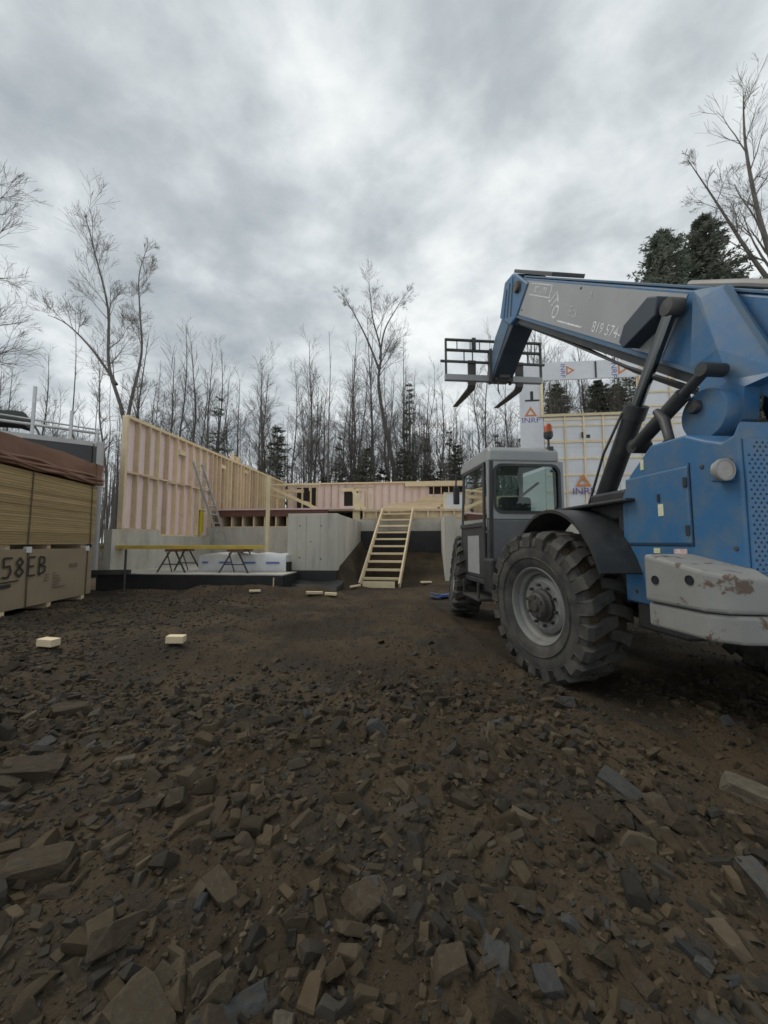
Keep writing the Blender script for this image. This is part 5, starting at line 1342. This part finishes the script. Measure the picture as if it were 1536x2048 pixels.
t_r2 = make_bare([([(0, 0, -0.3), (0.1, 0, 6), (-0.2, 0, 11), (-0.3, 0, 15), (-0.8, 0, 18.5)], 0.18), ([(-0.1, 0, 9), (1.2, 0, 12.5), (1.8, 0, 16)], 0.10)], 23, 14, 0.45, 0.16, 4)
place('bare_tree', t_r2, (21.2, 24.5, 0), 1.1, 0.3, 'smaller bare tree between the evergreens and the largest tree at the right')
t_l0 = make_bare([([(0, 0, -0.3), (0.1, 0, 7), (0.5, 0, 12), (1.2, 0, 16), (1.6, 0, 19.5)], 0.22)], 29, 22, 0.22, 0.17, 4, (35, 70))
place('edge_tree', t_l0, (-21.6, 18.3, 0), 1.0, 0.0, 'bare tree mostly cut off by the left edge above the trailer')
t_520 = make_bare(straight(41, 15.5, 0.16, 0.25), 37, 15, 0.34, 0.20, 4, (30, 52))
place('spreading_bare_tree', t_520, (-9.6, 30.0, 0), 1.0, 0.0, 'spreading bare tree alone against the sky right above the far end of the stud wall')
# the wood behind: a dozen forms, many trees
protos = []
for i in range(9):
    r = random.Random(200 + i); H_ = r.uniform(13, 18)
    protos.append(make_bare(straight(210 + i, H_, r.uniform(0.10, 0.17), 0.35, (r.uniform(-0.05, 0.05), r.uniform(-0.04, 0.04))), 220 + i, r.randint(18, 24), r.uniform(0.20, 0.38), r.uniform(0.13, 0.19), 3, (22, 48)))
poles = [make_bare(straight(310 + i, 10 + 2*i, 0.09, 0.2), 320 + i, 9, 0.35, 0.12, 2, (20, 42)) for i in range(4)]
WOOD = 'bare trees of the wood behind the site'
def zone_of(px):
    return ('behind the trailer at far left' if px < -0.85 else 'above the brown tarp bundle' if px < -0.68 else 'above the near end of the stud wall' if px < -0.56 else
            'above the ladder on the stud wall' if px < -0.42 else 'above the far half of the stud wall' if px < -0.28 else
            'above the far wall corner' if px < -0.2 else 'above the concrete corner block' if px < -0.1 else 'above the stub wall left of the stairs' if px < -0.02 else
            'right above the stairs' if px < 0.08 else 'between the stairs and the cab' if px < 0.16 else 'below the raised forks' if px < 0.26 else
            'behind the cab roof' if px < 0.4 else 'in the white wall opening' if px < 0.62 else 'above the boom' if px < 0.75 else 'behind the evergreen pair')
def wood_label(x, y, thin, sc, lean):
    zone = zone_of(x / y)
    look = ('pole sapling' if thin else 'bare tree') if sc < 1.0 else ('tall pole sapling' if thin else 'tall bare tree')
    tl = 'leaning left' if lean < -0.018 else 'leaning right' if lean > 0.018 else 'upright'
    row = 'front row' if y < 32 else 'back row' if y > 40 else 'middle row'
    return '%s %s, %s %s' % (look, tl, row, zone)
def green_label(px, y, sc):
    size = 'low' if sc < 0.58 else 'small' if sc < 0.68 else 'mid sized' if sc < 0.82 else 'tall'
    row = 'foremost' if y < 28 else 'front row' if y < 31 else 'middle row' if y < 34.5 else 'back row'
    return '%s dark young evergreen, %s, %s' % (size, row, zone_of(px))
for (px0, px1, n, y0, y1, hs_) in ((-1.15, -0.75, 20, 22, 40, 1.0), (-0.75, -0.42, 26, 26, 44, 1.08), (-0.42, -0.20, 18, 28, 48, 1.06), (-0.22, 0.13, 44, 28, 48, 1.18), (0.08, 0.40, 34, 28, 48, 1.12), (0.38, 0.72, 26, 24, 42, 1.12), (0.70, 1.1, 10, 26, 40, 1.0)):
    for k in range(n):
        px = px0 + (px1 - px0) * (k + rt.random()) / n; y = rt.uniform(y0, y1); x = px * y
        thin = rt.random() < 0.30
        sc_ = rt.uniform(0.8, 1.12) * hs_; ln = rt.gauss(0, 0.025)
        place('bare_tree' if not thin else 'sapling', rt.choice(poles if thin else protos), (x, y, -0.05), sc_, rt.uniform(0, 6.28), wood_label(x, y, thin, sc_, ln), WOOD, 'tree', (0, ln))
for px, y, sc_, lb in ((0.40, 31, 1.36, 'tall thin tree whose top shows above the boom head'), (0.55, 33, 1.50, 'tall thin tree whose top shows above the middle of the boom'), (0.47, 36, 1.5, 'faint tall tree behind the boom, between two others')):
    place('bare_tree', protos[int(y) % 9], (px * y, y, -0.05), sc_, rt.uniform(0, 6.28), lb, WOOD, 'tree')
# evergreens
def make_fir(seed, H, base, n_lev, per, sprays, droop, top_bare=0.0, mk='needle', start=0.06, width_pow=0.9, irregular=0.4):
    r = random.Random(seed); tk = MB(); tk.tube([(0, 0, -0.3), (0.05, 0, H*0.5), (0, 0, H)], [H*0.012 + 0.04, H*0.008 + 0.02, 0.01], 7, False)
    cr = MB()
    for l in range(n_lev):
        t = start + (1 - start) * (l + r.random()) / n_lev
        L_ = base * (1 - t) ** width_pow * r.uniform(1 - irregular, 1 + irregular) + 0.12
        if r.random() < top_bare: continue
        for k in range(per):
            a = r.uniform(0, 6.28); l2 = L_ * r.uniform(0.6, 1.12)
            d = Vector((math.cos(a), math.sin(a), r.uniform(-0.1, 0.35) - droop)).normalized()
            p0 = Vector((0, 0, H * t)); side = d.cross(Vector((0, 0, 1))).normalized()
            cr.tube([p0, p0 + d * l2 * 0.9], [0.02, 0.006], 3, False)
            for s_ in range(sprays):
                f = r.uniform(0.15, 1.0); q = p0 + d * l2 * f + Vector((0, 0, -0.10 * l2 * f * f))
                w = (0.14 + 0.09 * l2 * (1.1 - f)) * r.uniform(0.6, 1.3)
                dd = (d * r.uniform(0.2, 1.0) + side * r.uniform(-1.2, 1.2) + Vector((0, 0, r.uniform(-0.55, 0.35)))).normalized()
                nn_ = rnd_perp(dd, r); e_ = dd * w * 1.5; s2 = nn_ * w * 0.24
                cr.add([q - s2, q + s2 * 0.6 + e_ * 0.45, q + e_, q - s2 * 1.2 + e_ * 0.5], [(0, 1, 2, 3)])
    return tk.mesh('trunk', M['bark'], False, 60), cr.mesh('crown', M[mk], False, 0)
spruce = make_fir(51, 14, 1.7, 34, 6, 9, 0.15)
spruce2 = make_fir(52, 11, 1.5, 30, 6, 9, 0.1, 0.15)
cedar = make_fir(53, 8.5, 1.5, 34, 7, 11, -0.25, mk='needle_dark', width_pow=0.6)
cedar2 = make_fir(54, 7.0, 1.3, 30, 7, 10, -0.3, mk='needle_dark', width_pow=0.55)
hem = make_fir(55, 19, 4.2, 64, 14, 34, -0.15, mk='needle', start=0.25, width_pow=0.5)
hem2 = make_fir(56, 18, 3.8, 62, 14, 34, -0.15, mk='needle', start=0.25, width_pow=0.5)
def fir(ms, px, Y, sc, label, nm='spruce_tree', group=None, rz=None): return place(nm, ms, (px * Y, Y, -0.05), sc, rt.uniform(0, 6.28) if rz is None else rz, label, group)
fir(hem, 0.765, 21.5, (0.95, 0.95, 1.02), 'broad dark evergreen left of a close pair above the boom at the right', 'hemlock_tree')
fir(hem2, 0.885, 22.0, (1.05, 1.05, 1.16), 'taller dark evergreen right of a close pair above the boom at the right', 'hemlock_tree')
fir(hem, 0.965, 24.5, (0.95, 0.95, 1.0), 'third dark evergreen at the right edge beside the close pair', 'hemlock_tree')
fir(spruce, 0.068, 30, 1.0, 'dark pointed spruce right of the tallest bare tree above the back wall')
fir(spruce2, -0.44, 27, 1.08, 'thin dark spruce tip above the middle of the left stud wall')
fir(cedar, -0.282, 24, 1.0, 'dense dark cedar rising beyond the far corner of the stud wall', 'cedar_tree')
fir(cedar2, -0.06, 27, 1.0, 'low dark cedar above the back wall left of the stairs', 'cedar_tree')
fir(cedar, 0.19, 27, 0.95, 'dark cedar above the back wall just left of the cab', 'cedar_tree')
fir(spruce2, 0.30, 26, 0.80, 'dark spruce behind the cab below the raised forks')
fir(spruce, -1.03, 20.5, 0.62, 'dark evergreen at the far left edge above the brown tarp')
UG = 'young evergreens filling the wood behind the back wall'
for k in range(60):
    px = -0.17 + 0.63 * (k + rt.random()) / 60; Y = rt.uniform(26, 38)
    fir(rt.choice((cedar2, spruce2, cedar)), px, Y, (sc_ := rt.uniform(0.5, 1.05)), green_label(px, Y, sc_), 'young_evergreen', UG)
UG2 = 'evergreens seen through the white wall opening'
for k in range(7):
    px = 0.415 + 0.24 * (k + rt.random()) / 7; Y = rt.uniform(24, 32)
    fir(rt.choice((hem, hem2, spruce)), px, Y, (sc_ := rt.uniform(0.50, 0.74)), green_label(px, Y, sc_), 'hemlock_tree', UG2)
UG3 = 'small evergreens behind the left stud wall'
for k in range(9):
    px = -0.62 + 0.36 * (k + rt.random()) / 9; Y = rt.uniform(26, 36)
    fir(rt.choice((cedar2, spruce2)), px, Y, (sc_ := rt.uniform(0.5, 0.7)), green_label(px, Y, sc_), 'young_evergreen', UG3)
# distant wood closing the horizon
dw = MB(); rd_ = random.Random(77)
for k in range(1300):
    px = rd_.uniform(-1.5, 1.5); Y = rd_.uniform(50, 90); x = px * Y; h_ = rd_.uniform(11, 19) * (1.0 if rd_.random() < 0.8 else 1.25)
    l_ = rd_.gauss(0, 0.4)
    dw.tube([(x, Y, -0.3), (x + l_*0.4, Y, h_*0.5), (x + l_, Y, h_)], [0.11, 0.07, 0.015], 3, False)
    for j in range(10):
        z_ = h_ * rd_.uniform(0.3, 0.95); a = rd_.uniform(0, 6.28); b_ = rd_.uniform(0.8, 2.2)
        dw.tube([(x + l_*z_/h_*0.8, Y, z_), (x + math.cos(a)*b_*0.6, Y + math.sin(a)*b_*0.5, z_ + b_*0.9)], [0.035, 0.012], 3, False)
o = dw.build('distant_wood', M['twig'], None, fix=False); tag(o, 'far grey wood of bare trunks closing the view behind the trees', 'wood', kind='stuff')

# where several trees still answer to one description, tell them apart by their order from the left
by_label = {}
for o in list(bpy.data.objects):
    if o.parent is None and o.get('label') and o.location.y > 15: by_label.setdefault(o['label'], []).append(o)
ORD = ('leftmost', 'second from left', 'third from left', 'fourth from left', 'fifth from left', 'sixth from left', 'seventh from left', 'eighth from left')
for lb, os_ in by_label.items():
    if len(os_) < 2: continue
    for i, o in enumerate(sorted(os_, key=lambda q: q.location.x / q.location.y)):
        nl = lb + ', ' + ORD[i] if i < len(ORD) else lb
        if len(nl.replace(',', ' ').split()) <= 16: o['label'] = nl
